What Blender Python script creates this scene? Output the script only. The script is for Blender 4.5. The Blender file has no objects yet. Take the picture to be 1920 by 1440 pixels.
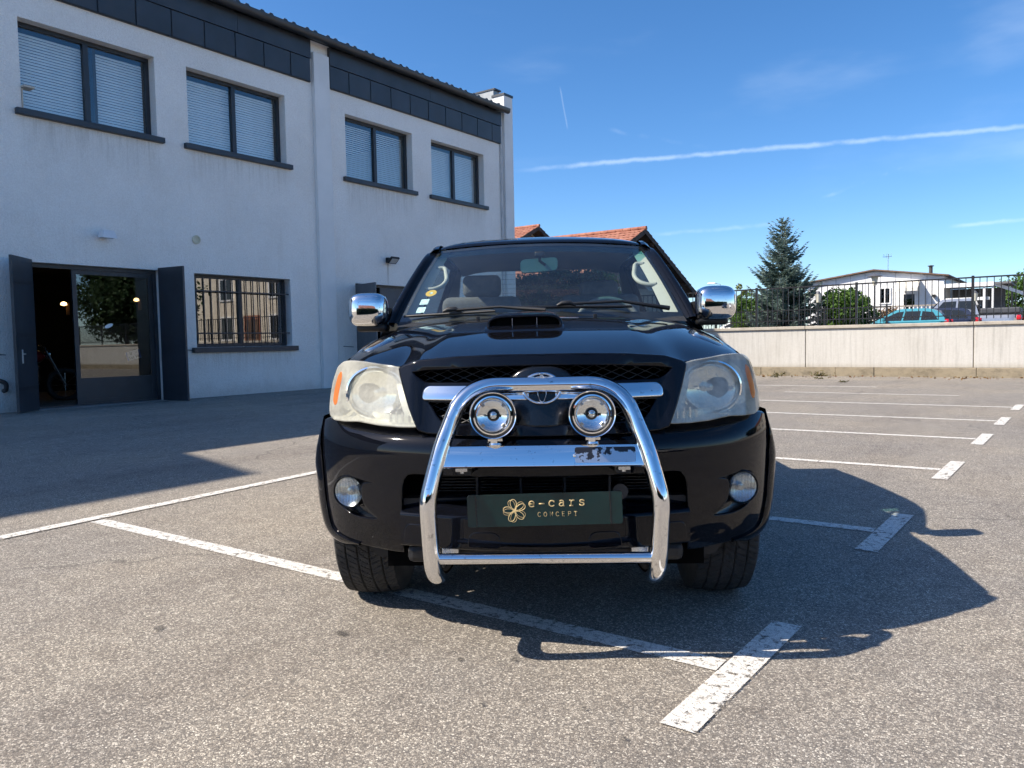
import bpy, bmesh, math, random
import numpy as np
from mathutils import Vector, Matrix
from mathutils.geometry import delaunay_2d_cdt
random.seed(7); rng = np.random.default_rng(11)
sc = bpy.context.scene
col = sc.collection
R = math.radians

# ------------------------------------------------------------------ camera
# world axes: +Y runs along the office front, +X points out of it; the ground is z = 0 under the camera
CAM_H, F_PX, PITCH, ROLL, HEAD = 1.10, 1450.0, math.atan(80 / 1450), 0.0195, R(36)
cam_d = bpy.data.cameras.new('camera'); cam = bpy.data.objects.new('camera', cam_d); col.objects.link(cam)
cam_d.sensor_width = 36; cam_d.lens = 36 * F_PX / 1920; cam_d.clip_start = 0.05; cam_d.clip_end = 3000
_f = Vector((0, math.cos(PITCH), -math.sin(PITCH))); _r0 = Vector((1, 0, 0)); _u0 = Vector((0, math.sin(PITCH), math.cos(PITCH)))
_r = math.cos(ROLL) * _r0 - math.sin(ROLL) * _u0; _u = math.sin(ROLL) * _r0 + math.cos(ROLL) * _u0
_m = Matrix((_r, _u, -_f)).transposed().to_4x4()
cam.matrix_world = Matrix.Translation((0, 0, CAM_H)) @ Matrix.Rotation(HEAD, 4, 'Z') @ _m
sc.camera = cam

# ------------------------------------------------------------------ light
SUN = Vector((-0.762, -0.772, 1.0)).normalized()
SUN_EL = math.asin(SUN.z)
sun_d = bpy.data.lights.new('sun', 'SUN'); sun = bpy.data.objects.new('sun', sun_d); col.objects.link(sun)
sun_d.energy = 5.0; sun_d.angle = R(0.53); sun_d.color = (1.0, 0.90, 0.77)
sun.rotation_euler = SUN.to_track_quat('Z', 'Y').to_euler()
world = bpy.data.worlds.new('World'); sc.world = world; world.use_nodes = True
wn, wl = world.node_tree.nodes, world.node_tree.links
wn.clear()
w_out = wn.new('ShaderNodeOutputWorld'); w_bg = wn.new('ShaderNodeBackground'); w_sky = wn.new('ShaderNodeTexSky')
w_sky.sky_type = 'NISHITA'; w_sky.sun_disc = False; w_sky.sun_elevation = SUN_EL
w_sky.sun_rotation = math.atan2(SUN.x, SUN.y); w_sky.altitude = 300; w_sky.air_density = 0.75; w_sky.dust_density = 0.8; w_sky.ozone_density = 3.0
w_bg.inputs[1].default_value = 0.133
w_tc = wn.new('ShaderNodeTexCoord')
def wmath(op, a, b=None, c=None, clamp=False):
    n = wn.new('ShaderNodeMath'); n.operation = op; n.use_clamp = clamp
    for i, v in enumerate((a, b, c)):
        if v is None: continue
        if isinstance(v, (int, float)): n.inputs[i].default_value = v
        else: wl.new(v, n.inputs[i])
    return n.outputs[0]
def wdot(vec):
    n = wn.new('ShaderNodeVectorMath'); n.operation = 'DOT_PRODUCT'; wl.new(w_tc.outputs['Generated'], n.inputs[0]); n.inputs[1].default_value = vec
    return n.outputs['Value']
def wnoise(scale, detail, sx=1, sy=1, sz=1, rz=0):
    mp = wn.new('ShaderNodeMapping'); mp.inputs['Scale'].default_value = (sx, sy, sz); mp.inputs['Rotation'].default_value = (0, 0, rz)
    wl.new(w_tc.outputs['Generated'], mp.inputs[0])
    n = wn.new('ShaderNodeTexNoise'); n.inputs['Scale'].default_value = scale; n.inputs['Detail'].default_value = detail
    wl.new(mp.outputs[0], n.inputs['Vector']); return n.outputs[0]
def wramp(v, a, b):
    n = wn.new('ShaderNodeMapRange'); n.interpolation_type = 'SMOOTHSTEP'; wl.new(v, n.inputs[0])
    n.inputs[1].default_value = a; n.inputs[2].default_value = b; return n.outputs[0]
fine = wnoise(60, 4); puff = wnoise(22, 5)
# vapour trails: arcs across the sky, each given by two directions, a half-width and a density
TRAILS = [((-0.5426, 0.8122, 0.2141), (-0.0137, 0.9776, 0.21), 0.0034, 0.26, 0.25),
          ((-0.2392, 0.9575, 0.1611), (-0.1541, 0.9701, 0.1876), 0.0026, 0.2, 0.42),
          ((-0.1085, 0.9871, 0.1176), (0.0141, 0.9928, 0.1185), 0.0028, 0.2, 0.2),
          ((-0.5063, 0.8071, 0.3038), (-0.5061, 0.8225, 0.2595), 0.0012, 0.10, 0.2),
          ((-0.4244, 0.8962, 0.1295), (-0.2772, 0.9513, 0.1347), 0.003, 0.16, 0.35),
          ((-0.4586, 0.8516, 0.254), (-0.3637, 0.9029, 0.2292), 0.003, 0.12, 0.4)]
mask = None
for (p, q, hw, dens, lo) in TRAILS:
    p, q = Vector(p), Vector(q); nrm = p.cross(q).normalized(); mid = (p + q).normalized(); half = p.angle(q) / 2
    d = wmath('ADD', wdot(nrm), wmath('MULTIPLY', wmath('SUBTRACT', fine, 0.5), hw * 1.5))
    m = wramp(wmath('ABSOLUTE', d), hw * 1.25, 0.0)
    m = wmath('MULTIPLY', m, wramp(wdot(mid), math.cos(half * 1.15), math.cos(half * 0.75)))
    m = wmath('MULTIPLY', m, wmath('MULTIPLY', wramp(puff, lo, lo + 0.3), dens))
    mask = m if mask is None else wmath('MAXIMUM', mask, m)
cir = wnoise(3.2, 7, 1.0, 0.35, 3.4, R(20)); cir = wramp(cir, 0.5, 0.85)
cir = wmath('MULTIPLY', cir, 0.2)
mask = wmath('MAXIMUM', mask, cir)
w_hs = wn.new('ShaderNodeHueSaturation'); w_hs.inputs['Saturation'].default_value = 1.24; w_hs.inputs['Value'].default_value = 1.0; wl.new(w_sky.outputs[0], w_hs.inputs['Color'])
w_mix = wn.new('ShaderNodeMix'); w_mix.data_type = 'RGBA'
wl.new(mask, w_mix.inputs[0]); wl.new(w_hs.outputs[0], w_mix.inputs[6]); w_mix.inputs[7].default_value = (6.2, 6.9, 7.6, 1)
wl.new(w_mix.outputs[2], w_bg.inputs[0]); wl.new(w_bg.outputs[0], w_out.inputs[0])
vs = sc.view_settings; vs.view_transform = 'Standard'; vs.look = 'None'; vs.exposure = 0.68; vs.gamma = 1.0; vs.use_curve_mapping = False
sc.cycles.max_bounces = 9; sc.cycles.diffuse_bounces = 3; sc.cycles.use_adaptive_sampling = True; sc.cycles.adaptive_threshold = 0.02; sc.cycles.adaptive_min_samples = 12; sc.cycles.transparent_max_bounces = 16; sc.cycles.glossy_bounces = 6; sc.cycles.transmission_bounces = 8
sc.cycles.sample_clamp_indirect = 6; sc.cycles.caustics_reflective = False; sc.cycles.caustics_refractive = False

# ------------------------------------------------------------------ helpers
def tag(o, label=None, cat=None, group=None, kind=None):
    if label: o['label'] = label
    if cat: o['category'] = cat
    if group: o['group'] = group
    if kind: o['kind'] = kind
    return o
def empty(name, loc=(0, 0, 0), rz=0, label=None, cat=None, group=None):
    o = bpy.data.objects.new(name, None); col.objects.link(o); o.location = loc; o.rotation_euler.z = rz
    o.empty_display_size = 0.2
    return tag(o, label, cat, group)
def link(name, me, parent=None, loc=(0, 0, 0), rot=(0, 0, 0), scale=(1, 1, 1)):
    o = bpy.data.objects.new(name, me); col.objects.link(o)
    if parent is not None: o.parent = parent
    o.location = loc; o.rotation_euler = rot; o.scale = scale
    return o
def make_mesh(verts, faces, mat, smooth=None, name='mesh'):
    me = bpy.data.meshes.new(name); me.from_pydata([tuple(v) for v in verts], [], [tuple(f) for f in faces])
    if mat: me.materials.append(mat)
    if smooth is not None:
        for p in me.polygons: p.use_smooth = True
        if smooth < 179: me.set_sharp_from_angle(angle=R(smooth))
    me.update(); return me
def catmull(pts, n):
    P = [np.array(p, float) for p in pts]; P = [2 * P[0] - P[1]] + P + [2 * P[-1] - P[-2]]
    out = []
    for i in range(1, len(P) - 2):
        for k in range(n):
            t = k / n; a, b, c, d = P[i - 1:i + 3]
            out.append(0.5 * (2 * b + (c - a) * t + (2 * a - 5 * b + 4 * c - d) * t * t + (3 * b - a - 3 * c + d) * t ** 3))
    out.append(P[-2]); return out
class MB:
    """collects shapes that belong to ONE part"""
    def __init__(s): s.v = []; s.f = []
    def add(s, verts, faces):
        o = len(s.v); s.v += [tuple(v) for v in verts]; s.f += [tuple(i + o for i in f) for f in faces]; return s
    def box(s, x0, x1, y0, y1, z0, z1, M=None):
        v = [(x, y, z) for z in (z0, z1) for y in (y0, y1) for x in (x0, x1)]
        if M is not None: v = [tuple(M @ Vector(p)) for p in v]
        return s.add(v, [(0, 2, 3, 1), (4, 5, 7, 6), (0, 1, 5, 4), (2, 6, 7, 3), (0, 4, 6, 2), (1, 3, 7, 5)])
    def rbox(s, x0, x1, y0, y1, z0, z1, r, M=None, seg=2):
        bm = bmesh.new(); bmesh.ops.create_cube(bm, size=1)
        for v in bm.verts: v.co = Vector(((x0 + x1) / 2 + v.co.x * (x1 - x0), (y0 + y1) / 2 + v.co.y * (y1 - y0), (z0 + z1) / 2 + v.co.z * (z1 - z0)))
        bmesh.ops.bevel(bm, geom=bm.edges[:], offset=r, segments=seg, affect='EDGES', profile=0.5)
        bm.verts.index_update(); vv = [v.co.copy() for v in bm.verts]
        if M is not None: vv = [M @ v for v in vv]
        s.add(vv, [[v.index for v in f.verts] for f in bm.faces]); bm.free(); return s
    def tube(s, path, r, n=10, cap=True, closed=False, up=None):
        P = [Vector(p) for p in path]; m = len(P); rr = r if hasattr(r, '__len__') else [r] * m
        prev = None; rings = []
        for i in range(m):
            if closed: t = P[(i + 1) % m] - P[i - 1]
            else: t = P[min(i + 1, m - 1)] - P[max(i - 1, 0)]
            t.normalize()
            if prev is None:
                a = Vector(up) if up else (Vector((0, 0, 1)) if abs(t.z) < 0.9 else Vector((0, 1, 0)))
            else: a = prev
            u = (a - a.dot(t) * t).normalized(); prev = u; w = t.cross(u)
            rings.append([P[i] + (u * math.cos(2 * math.pi * k / n) + w * math.sin(2 * math.pi * k / n)) * rr[i] for k in range(n)])
        o = len(s.v)
        for g in rings: s.v += [tuple(p) for p in g]
        for i in range(m if closed else m - 1):
            j = (i + 1) % m
            for k in range(n): s.f.append((o + i * n + k, o + i * n + (k + 1) % n, o + j * n + (k + 1) % n, o + j * n + k))
        if cap and not closed:
            s.f.append(tuple(o + k for k in reversed(range(n)))); s.f.append(tuple(o + (m - 1) * n + k for k in range(n)))
        return s
    def lathe(s, prof, n=32, axis='z', M=None, a0=0, a1=2 * math.pi):
        full = abs(a1 - a0 - 2 * math.pi) < 1e-6; m = n if full else n + 1; o = len(s.v)
        for i in range(m):
            a = a0 + (a1 - a0) * i / n; c, q = math.cos(a), math.sin(a)
            for (r, h) in prof:
                p = {'z': (r * c, r * q, h), 'y': (r * c, h, r * q), 'x': (h, r * c, r * q)}[axis]
                s.v.append(tuple(M @ Vector(p)) if M is not None else p)
        k = len(prof)
        for i in range(n):
            j = (i + 1) % m
            for q in range(k - 1): s.f.append((o + i * k + q, o + j * k + q, o + j * k + q + 1, o + i * k + q + 1))
        return s
    def prism(s, poly, lo, hi, axis='y'):
        mk = {'y': lambda a, b, h: (a, h, b), 'z': lambda a, b, h: (a, b, h), 'x': lambda a, b, h: (h, a, b)}[axis]
        n = len(poly); o = len(s.v)
        s.v += [mk(a, b, lo) for a, b in poly] + [mk(a, b, hi) for a, b in poly]
        s.f.append(tuple(o + i for i in range(n))); s.f.append(tuple(o + n + i for i in reversed(range(n))))
        for i in range(n): j = (i + 1) % n; s.f.append((o + i, o + n + i, o + n + j, o + j))
        return s
    def grid(s, rows):
        o = len(s.v); m = len(rows); n = len(rows[0])
        for r in rows: s.v += [tuple(p) for p in r]
        for i in range(m - 1):
            for k in range(n - 1): s.f.append((o + i * n + k, o + i * n + k + 1, o + (i + 1) * n + k + 1, o + (i + 1) * n + k))
        return s
    def mesh(s, mat, smooth=None):
        bm = bmesh.new(); me = make_mesh(s.v, s.f, mat); bm.from_mesh(me); bmesh.ops.recalc_face_normals(bm, faces=bm.faces[:]); bm.to_mesh(me); bm.free()
        if smooth is not None:
            for p in me.polygons: p.use_smooth = True
            if smooth < 179: me.set_sharp_from_angle(angle=R(smooth))
        return me
    def build(s, name, mat, parent=None, smooth=None, loc=(0, 0, 0), rot=(0, 0, 0)):
        return link(name, s.mesh(mat, smooth), parent, loc, rot)
def sstep(a, b, x):
    t = min(1, max(0, (x - a) / (b - a))); return t * t * (3 - 2 * t)

# ------------------------------------------------------------------ materials
class NT:
    def __init__(s, name):
        s.m = bpy.data.materials.new(name); s.m.use_nodes = True; s.t = s.m.node_tree; s.n = s.t.nodes; s.l = s.t.links
        s.b = s.n['Principled BSDF']; s.o = s.n['Material Output']; s._tc = None
    def tc(s, kind='Object'):
        if s._tc is None: s._tc = s.n.new('ShaderNodeTexCoord')
        return s._tc.outputs[kind]
    def wpos(s):
        g = s.n.new('ShaderNodeNewGeometry'); return g.outputs['Position']
    def map(s, v, scale=(1, 1, 1), rot=(0, 0, 0)):
        m = s.n.new('ShaderNodeMapping'); s.l.new(v, m.inputs[0]); m.inputs['Scale'].default_value = scale; m.inputs['Rotation'].default_value = rot; return m.outputs[0]
    def noise(s, v, scale, detail=4, rough=0.5, out=0):
        n = s.n.new('ShaderNodeTexNoise'); s.l.new(v, n.inputs['Vector']); n.inputs['Scale'].default_value = scale; n.inputs['Detail'].default_value = detail; n.inputs['Roughness'].default_value = rough
        return n.outputs[out]
    def voro(s, v, scale, feature='F1', out='Distance', rnd=1.0):
        n = s.n.new('ShaderNodeTexVoronoi'); n.feature = feature; s.l.new(v, n.inputs['Vector']); n.inputs['Scale'].default_value = scale; n.inputs['Randomness'].default_value = rnd
        return n.outputs[out]
    def math(s, op, a, b=None, clamp=False):
        n = s.n.new('ShaderNodeMath'); n.operation = op; n.use_clamp = clamp
        for i, v in enumerate((a, b)):
            if v is None: continue
            if isinstance(v, (int, float)): n.inputs[i].default_value = v
            else: s.l.new(v, n.inputs[i])
        return n.outputs[0]
    def ramp(s, v, a, b, lo=0.0, hi=1.0):
        n = s.n.new('ShaderNodeMapRange'); n.interpolation_type = 'SMOOTHSTEP'; s.l.new(v, n.inputs[0])
        for i, q in enumerate((a, b, lo, hi)): n.inputs[i + 1].default_value = q
        return n.outputs[0]
    def cramp(s, v, stops):
        n = s.n.new('ShaderNodeValToRGB'); s.l.new(v, n.inputs[0]); e = n.color_ramp.elements
        while len(e) < len(stops): e.new(0.5)
        for i, (p, c) in enumerate(stops): e[i].position = p; e[i].color = (*c, 1)
        return n.outputs[0]
    def mix(s, f, a, b, mode='MIX'):
        n = s.n.new('ShaderNodeMix'); n.data_type = 'RGBA'; n.blend_type = mode
        for i, v in ((0, f), (6, a), (7, b)):
            if isinstance(v, (int, float)): n.inputs[i].default_value = v
            elif isinstance(v, tuple): n.inputs[i].default_value = (*v, 1)
            else: s.l.new(v, n.inputs[i])
        return n.outputs[2]
    def sep(s, v):
        n = s.n.new('ShaderNodeSeparateXYZ'); s.l.new(v, n.inputs[0]); return n.outputs
    def bump(s, h, strength, dist=0.01):
        n = s.n.new('ShaderNodeBump'); n.inputs['Strength'].default_value = strength; n.inputs['Distance'].default_value = dist; s.l.new(h, n.inputs['Height'])
        s.l.new(n.outputs[0], s.b.inputs['Normal']); return n.outputs[0]
    def set(s, **k):
        names = dict(col='Base Color', rough='Roughness', metal='Metallic', coat='Coat Weight', coat_r='Coat Roughness', spec='Specular IOR Level', ior='IOR', trans='Transmission Weight', emit='Emission Color', emit_s='Emission Strength', alpha='Alpha', sheen='Sheen Weight', sub='Subsurface Weight')
        for q, v in k.items():
            i = s.b.inputs[names[q]]
            if isinstance(v, (int, float)): i.default_value = v
            elif isinstance(v, tuple): i.default_value = (*v, 1)
            else: s.l.new(v, i)
        return s
def plain(name, colr, rough=0.5, metal=0.0, var=0.12, vscale=3.0, bump=0.0, bscale=200, **k):
    t = NT(name); v = t.tc('Object')
    if var:
        n = t.noise(v, vscale, 5, 0.6); dark = tuple(c * (1 - var) for c in colr); lite = tuple(min(1, c * (1 + var)) for c in colr)
        t.set(col=t.mix(t.ramp(n, 0.3, 0.7), dark, lite)); t.set(rough=t.math('ADD', t.math('MULTIPLY', t.noise(v, vscale * 2.3, 4), 0.16), rough - 0.08))
    else: t.set(col=tuple(colr), rough=rough)
    if bump: t.bump(t.noise(v, bscale, 3), bump, 0.002)
    t.set(metal=metal, **k); return t.m
def glass_mat(name, tint=(0.8, 0.88, 0.86), refl=0.06, ior=1.5, rough=0.0, haze=0.0, hazecol=(0.7, 0.7, 0.68), coat_min=0.0):
    """a thin pane: light passes straight through, tinted, with a Fresnel reflection on top"""
    t = NT(name); n, l = t.n, t.l; n.remove(t.b)
    tr = n.new('ShaderNodeBsdfTransparent'); tr.inputs[0].default_value = (*tint, 1)
    gl = n.new('ShaderNodeBsdfGlossy'); gl.inputs['Roughness'].default_value = rough
    lw_ = n.new('ShaderNodeLayerWeight'); lw_.inputs[0].default_value = 0.5; f5 = t.math('POWER', lw_.outputs['Facing'], 4.5); fres = t.math('ADD', t.math('MULTIPLY', f5, 1 - refl), refl, clamp=True)
    base = tr.outputs[0]
    if haze:
        df = n.new('ShaderNodeBsdfDiffuse'); df.inputs[0].default_value = (*hazecol, 1); tl = n.new('ShaderNodeBsdfTranslucent'); tl.inputs[0].default_value = (*hazecol, 1)
        a = n.new('ShaderNodeMixShader'); a.inputs[0].default_value = 0.35; l.new(df.outputs[0], a.inputs[1]); l.new(tl.outputs[0], a.inputs[2])
        b = n.new('ShaderNodeMixShader'); l.new(base, b.inputs[1]); l.new(a.outputs[0], b.inputs[2])
        nz = t.noise(t.tc('Object'), 9, 6, 0.65); l.new(t.ramp(nz, 0.3, 0.75, haze * 0.6, min(1, haze * 1.35)), b.inputs[0]); base = b.outputs[0]
    mx = n.new('ShaderNodeMixShader'); l.new(fres, mx.inputs[0]); l.new(base, mx.inputs[1]); l.new(gl.outputs[0], mx.inputs[2])
    l.new(mx.outputs[0], t.o.inputs[0]); return t.m
# ------------------------------------------------------------------ ground
def asphalt():
    t = NT('asphalt'); p = t.wpos()
    cell = t.voro(p, 155, out='Color'); v = t.sep(cell)[0]; v2 = t.sep(cell)[1]
    stone = t.cramp(v, [(0.0, (0.135, 0.128, 0.119)), (0.3, (0.245, 0.227, 0.20)), (0.62, (0.36, 0.332, 0.288)), (0.86, (0.52, 0.48, 0.415)), (1.0, (0.72, 0.68, 0.59))])
    stone = t.mix(t.math('MULTIPLY', v2, 0.25), stone, (0.30, 0.235, 0.175))
    edge = t.voro(p, 155, 'DISTANCE_TO_EDGE'); gap = t.ramp(edge, 0.0, 0.14)
    c = t.mix(gap, (0.12, 0.112, 0.105), stone)
    big = t.noise(p, 0.55, 6, 0.6); c = t.mix(t.ramp(big, 0.35, 0.7), c, (1.18, 1.15, 1.08), 'MULTIPLY')
    mid = t.noise(p, 7, 5, 0.62); c = t.mix(t.ramp(mid, 0.42, 0.70, 0, 0.45), c, (0.70, 0.68, 0.68), 'MULTIPLY')
    lane = t.noise(t.map(p, (0.9, 0.16, 1), (0, 0, R(-20))), 1.6, 5, 0.6); c = t.mix(t.ramp(lane, 0.46, 0.68, 0, 0.5), c, (0.74, 0.72, 0.72), 'MULTIPLY')
    pale = t.noise(p, 0.22, 4, 0.55); c = t.mix(t.ramp(pale, 0.5, 0.75, 0, 0.5), c, (1.16, 1.14, 1.10), 'MULTIPLY')
    st = t.voro(p, 1.15, out='Distance'); spot = t.ramp(st, 0.055, 0.018); c = t.mix(t.math('MULTIPLY', spot, t.ramp(t.noise(p, 0.9, 2), 0.5, 0.62, 0, 0.7)), c, (0.03, 0.03, 0.03))
    ck = t.voro(t.mix(0.25, p, t.noise(p, 3.0, 4, out=1)), 0.42, 'DISTANCE_TO_EDGE'); crack = t.math('MULTIPLY', t.ramp(ck, 0.006, 0.0015), t.ramp(t.noise(p, 0.35, 2), 0.52, 0.6)); c = t.mix(t.math('MULTIPLY', crack, 0.35), c, (0.03, 0.03, 0.032))
    t.set(col=c, rough=0.86, spec=0.3)
    h = t.math('ADD', t.math('MULTIPLY', gap, 0.6), t.math('MULTIPLY', v, 0.5)); t.bump(h, 0.45, 0.0035)
    return t.m
ASPHALT = asphalt()
def gz(x): return 0.11 * sstep(-7.5, -13.6, x)
xs = [-1200, -300, -80, -40, -25, -14.2] + [-13.6 + i * 0.4 for i in range(17)] + [-5, 0, 10, 25, 60, 300, 1200]
ys = [-1200, -300, -60, -20, -8, 0, 8, 16, 22.06]
ground = MB().grid([[(x, y, gz(x)) for x in xs] for y in ys]).build('ground', ASPHALT, smooth=180); tag(ground, kind='structure')
def gravel_mat():
    t = NT('yard_gravel'); p = t.wpos(); t.set(col=t.mix(t.noise(p, 1.5, 8, 0.7), (0.10, 0.095, 0.085), (0.26, 0.24, 0.21)), rough=0.95); return t.m
yard = MB().grid([[(x, y, 0.65 + (0.2 * sstep(38, 41.5, y))) for x in (-1200, -100, -14, 0, 30, 1200)] for y in (22.05, 38, 39, 40, 41.5, 60, 300, 1500)]).build('upper_ground', gravel_mat()); tag(yard, kind='structure')
def road_paint():
    t = NT('road_paint'); p = t.wpos()
    wear = t.noise(p, 26, 8, 0.72); ck = t.voro(t.mix(0.5, p, t.noise(p, 14, 3, out=1)), 14, 'DISTANCE_TO_EDGE')
    keep = t.math('MULTIPLY', t.ramp(wear, 0.36, 0.48), t.ramp(ck, 0.006, 0.03)); keep = t.math('MULTIPLY', keep, t.ramp(t.voro(p, 125, 'DISTANCE_TO_EDGE'), 0.0, 0.05, 0.45, 1))
    t.set(col=t.mix(t.noise(p, 5, 6, 0.7), (0.66, 0.63, 0.57), (0.86, 0.84, 0.79)), rough=0.8, alpha=keep, spec=0.3); t.bump(t.noise(p, 140, 3), 0.4, 0.003); return t.m
PAINT = road_paint()
def stripe(a, b, w, name='painted_line', zz=0.0045):
    a, b = Vector((*a, 0)), Vector((*b, 0)); d = (b - a).normalized(); q = Vector((-d.y, d.x, 0)) * w / 2; n = max(2, int((b - a).length / 0.5)); z = Vector((0, 0, zz))
    rows = [[a.lerp(b, i / n) + q * s + z for s in (-1, 1)] for i in range(n + 1)]
    return MB().grid(rows).build(name, PAINT, ground)
for (y, xt) in ((2.46, -0.875), (4.66, -0.825), (7.02, -0.79), (9.22, -0.74), (11.2, -0.69), (13.32, -0.64)):
    stripe((xt - 0.01, y - 0.485), (xt + 0.01, y + 0.485), 0.108, 'painted_tick', 0.0065)
    stripe((xt - 0.062, y - 0.01), (-5.05, y - 0.06), 0.10)
stripe((-4.6, 15.45), (-1.6, 15.45), 0.09); stripe((-7.2, 17.35), (-3.3, 17.45), 0.10); stripe((-6.8, 17.05), (-6.0, 17.1), 0.3)
x_of = lambda y: -4.955 - 0.073 * y
stripe((x_of(-6), -6), (x_of(9.0), 9.0), 0.1, zz=0.0075)

def stain_mat():
    t = NT('oil_stain'); p = t.tc('Object'); d = t.n.new('ShaderNodeVectorMath'); d.operation = 'LENGTH'; t.l.new(p, d.inputs[0])
    m = t.math('MULTIPLY', t.ramp(t.math('ADD', d.outputs['Value'], t.math('MULTIPLY', t.noise(p, 1.6, 5, 0.6), 0.9)), 1.25, 0.55), 0.6); t.set(col=(0.04, 0.038, 0.036), rough=0.6, alpha=m); return t.m
STAIN = stain_mat(); DISC = make_mesh([(math.cos(a), math.sin(a), 0) for a in np.linspace(0, 2 * math.pi, 20, endpoint=False)], [tuple(range(20))], STAIN)
for (x, y, r, e) in ((-1.43, 1.78, 0.018, 0.7), (-1.16, 1.93, 0.02, 0.7), (-1.7, 2.0, 0.03, 0.7), (-0.98, 1.84, 0.022, 0.7), (-1.54, 2.1, 0.03, 0.7), (-2.23, 1.94, 0.06, 0.7), (-2.88, 1.58, 0.05, 0.7), (-0.74, 2.68, 0.03, 0.7), (0.9, 5.2, 0.08, 0.5)):
    link('oil_stain', DISC, ground, (x, y, 0.009), (0, 0, x * 7), (r, r * e, 1))
# ------------------------------------------------------------------ office building
def stucco():
    t = NT('roughcast_render'); p = t.wpos(); n1 = t.noise(p, 55, 5, 0.65); n2 = t.voro(p, 42)
    big = t.noise(p, 0.6, 6, 0.65); c = t.mix(t.ramp(n1, 0.3, 0.7), (0.86, 0.825, 0.78), (0.975, 0.95, 0.91)); c = t.mix(t.ramp(big, 0.35, 0.7, 0, 0.6), c, (0.88, 0.86, 0.84), 'MULTIPLY')
    z = t.sep(p)[2]; grime = t.math('MULTIPLY', t.ramp(t.math('ADD', z, t.math('MULTIPLY', t.noise(p, 3, 5, 0.7), 0.5)), 0.72, 0.25), 0.45); c = t.mix(grime, c, (0.50, 0.47, 0.44), 'MULTIPLY')
    drip = t.noise(t.map(p, (1, 5, 0.25)), 2.0, 5, 0.65); c = t.mix(t.ramp(drip, 0.56, 0.8, 0, 0.25), c, (0.78, 0.74, 0.70), 'MULTIPLY')
    # rain streaks under each sill and under the black floodlight
    px = t.sep(p); runs = t.noise(t.map(p, (1, 9, 0.5)), 2.2, 4, 0.7)
    for (a, b, zt, ln, k) in ((5.6, 8.15, 4.93, 0.9, 0.5), (8.55, 11.1, 4.93, 0.8, 0.45), (12.55, 15.08, 4.93, 0.9, 0.5), (15.55, 18.08, 4.93, 0.9, 0.45), (8.55, 11.08, 1.0, 0.5, 0.5), (13.9, 14.0, 3.1, 0.75, 1.0)):
        f = min(0.25, (b - a) * 0.4); m = t.math('MULTIPLY', t.ramp(px[1], a, a + f), t.ramp(px[1], b, b - f)); m = t.math('MULTIPLY', m, t.math('MULTIPLY', t.ramp(px[2], zt - ln, zt), t.ramp(px[2], zt + 0.02, zt)))
        m = t.math('MULTIPLY', m, t.ramp(runs, 0.42, 0.66, 0.15 if k < 1 else 0.6, k)); c = t.mix(m, c, (0.46, 0.41, 0.36) if k == 1.0 else (0.60, 0.57, 0.53), 'MULTIPLY')
    t.set(col=c, rough=0.95, spec=0.2); t.bump(t.math('ADD', n1, t.math('MULTIPLY', n2, 0.7)), 0.9, 0.012); return t.m
STUCCO = stucco()
PIERM = plain('pier_paint', (0.78, 0.77, 0.75), 0.8, var=0.06, vscale=1.2, bump=0.1, bscale=60)
ANTH = plain('anthracite_metal', (0.036, 0.042, 0.052), 0.42, var=0.2, vscale=1.4)
ANTH2 = plain('anthracite_frame', (0.030, 0.033, 0.040), 0.4, var=0.15)
ZINC = plain('zinc_sheet', (0.30, 0.32, 0.33), 0.45, metal=0.3, var=0.12)
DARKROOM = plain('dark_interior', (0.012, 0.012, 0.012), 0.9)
SLATM = plain('blind_slat', (0.90, 0.91, 0.90), 0.5, var=0.04)
WGLASS = glass_mat('window_glass', (0.96, 0.98, 0.98), refl=0.09, ior=1.5)
MIRGLASS = glass_mat('reflective_glass', (0.30, 0.32, 0.32), refl=0.33, ior=1.6)
DOORGLASS = glass_mat('door_glass', (0.72, 0.74, 0.72), refl=0.12, ior=1.55)
bld = empty('office_building', (-13.9, 0, 0), 0, 'white roughcast two-storey office with dark grey fascia and shuttered doorway', 'building')
Y0, Y1, ZT = -14.0, 19.28, 7.9
HOLES = [(5.73, 8.03, 5.03, 6.50), (8.67, 10.97, 5.03, 6.50), (12.68, 14.95, 5.03, 6.50), (15.68, 17.95, 5.03, 6.50), (8.66, 10.95, 1.10, 2.55), (5.72, 7.95, 0.0, 2.56), (12.85, 14.95, 0.0, 2.56)]
def wall_holes(mb, y0, y1, z0, z1, holes, xf, xb):
    Y = sorted({y0, y1, *[h[0] for h in holes], *[h[1] for h in holes]}); Z = sorted({z0, z1, *[h[2] for h in holes], *[h[3] for h in holes]})
    inside = lambda y, z: any(h[0] < y < h[1] and h[2] < z < h[3] for h in holes)
    for i in range(len(Y) - 1):
        for j in range(len(Z) - 1):
            if inside((Y[i] + Y[i + 1]) / 2, (Z[j] + Z[j + 1]) / 2): continue
            a, b, c, d = Y[i], Y[i + 1], Z[j], Z[j + 1]
            mb.add([(xf, a, c), (xf, b, c), (xf, b, d), (xf, a, d)], [(0, 1, 2, 3)]); mb.add([(xb, a, c), (xb, b, c), (xb, b, d), (xb, a, d)], [(3, 2, 1, 0)])
    for (a, b, c, d) in holes:
        q = [(a, c), (b, c), (b, d), (a, d)]
        for k in range(4):
            (ya, za), (yb, zb) = q[k], q[(k + 1) % 4]; mb.add([(xf, ya, za), (xb, ya, za), (xb, yb, zb), (xf, yb, zb)], [(0, 1, 2, 3)])
    return mb
w = wall_holes(MB(), Y0, Y1, -0.3, ZT, HOLES, 0, -0.32)
me = make_mesh(w.v, w.f, STUCCO); link('wall', me, bld)
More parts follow.
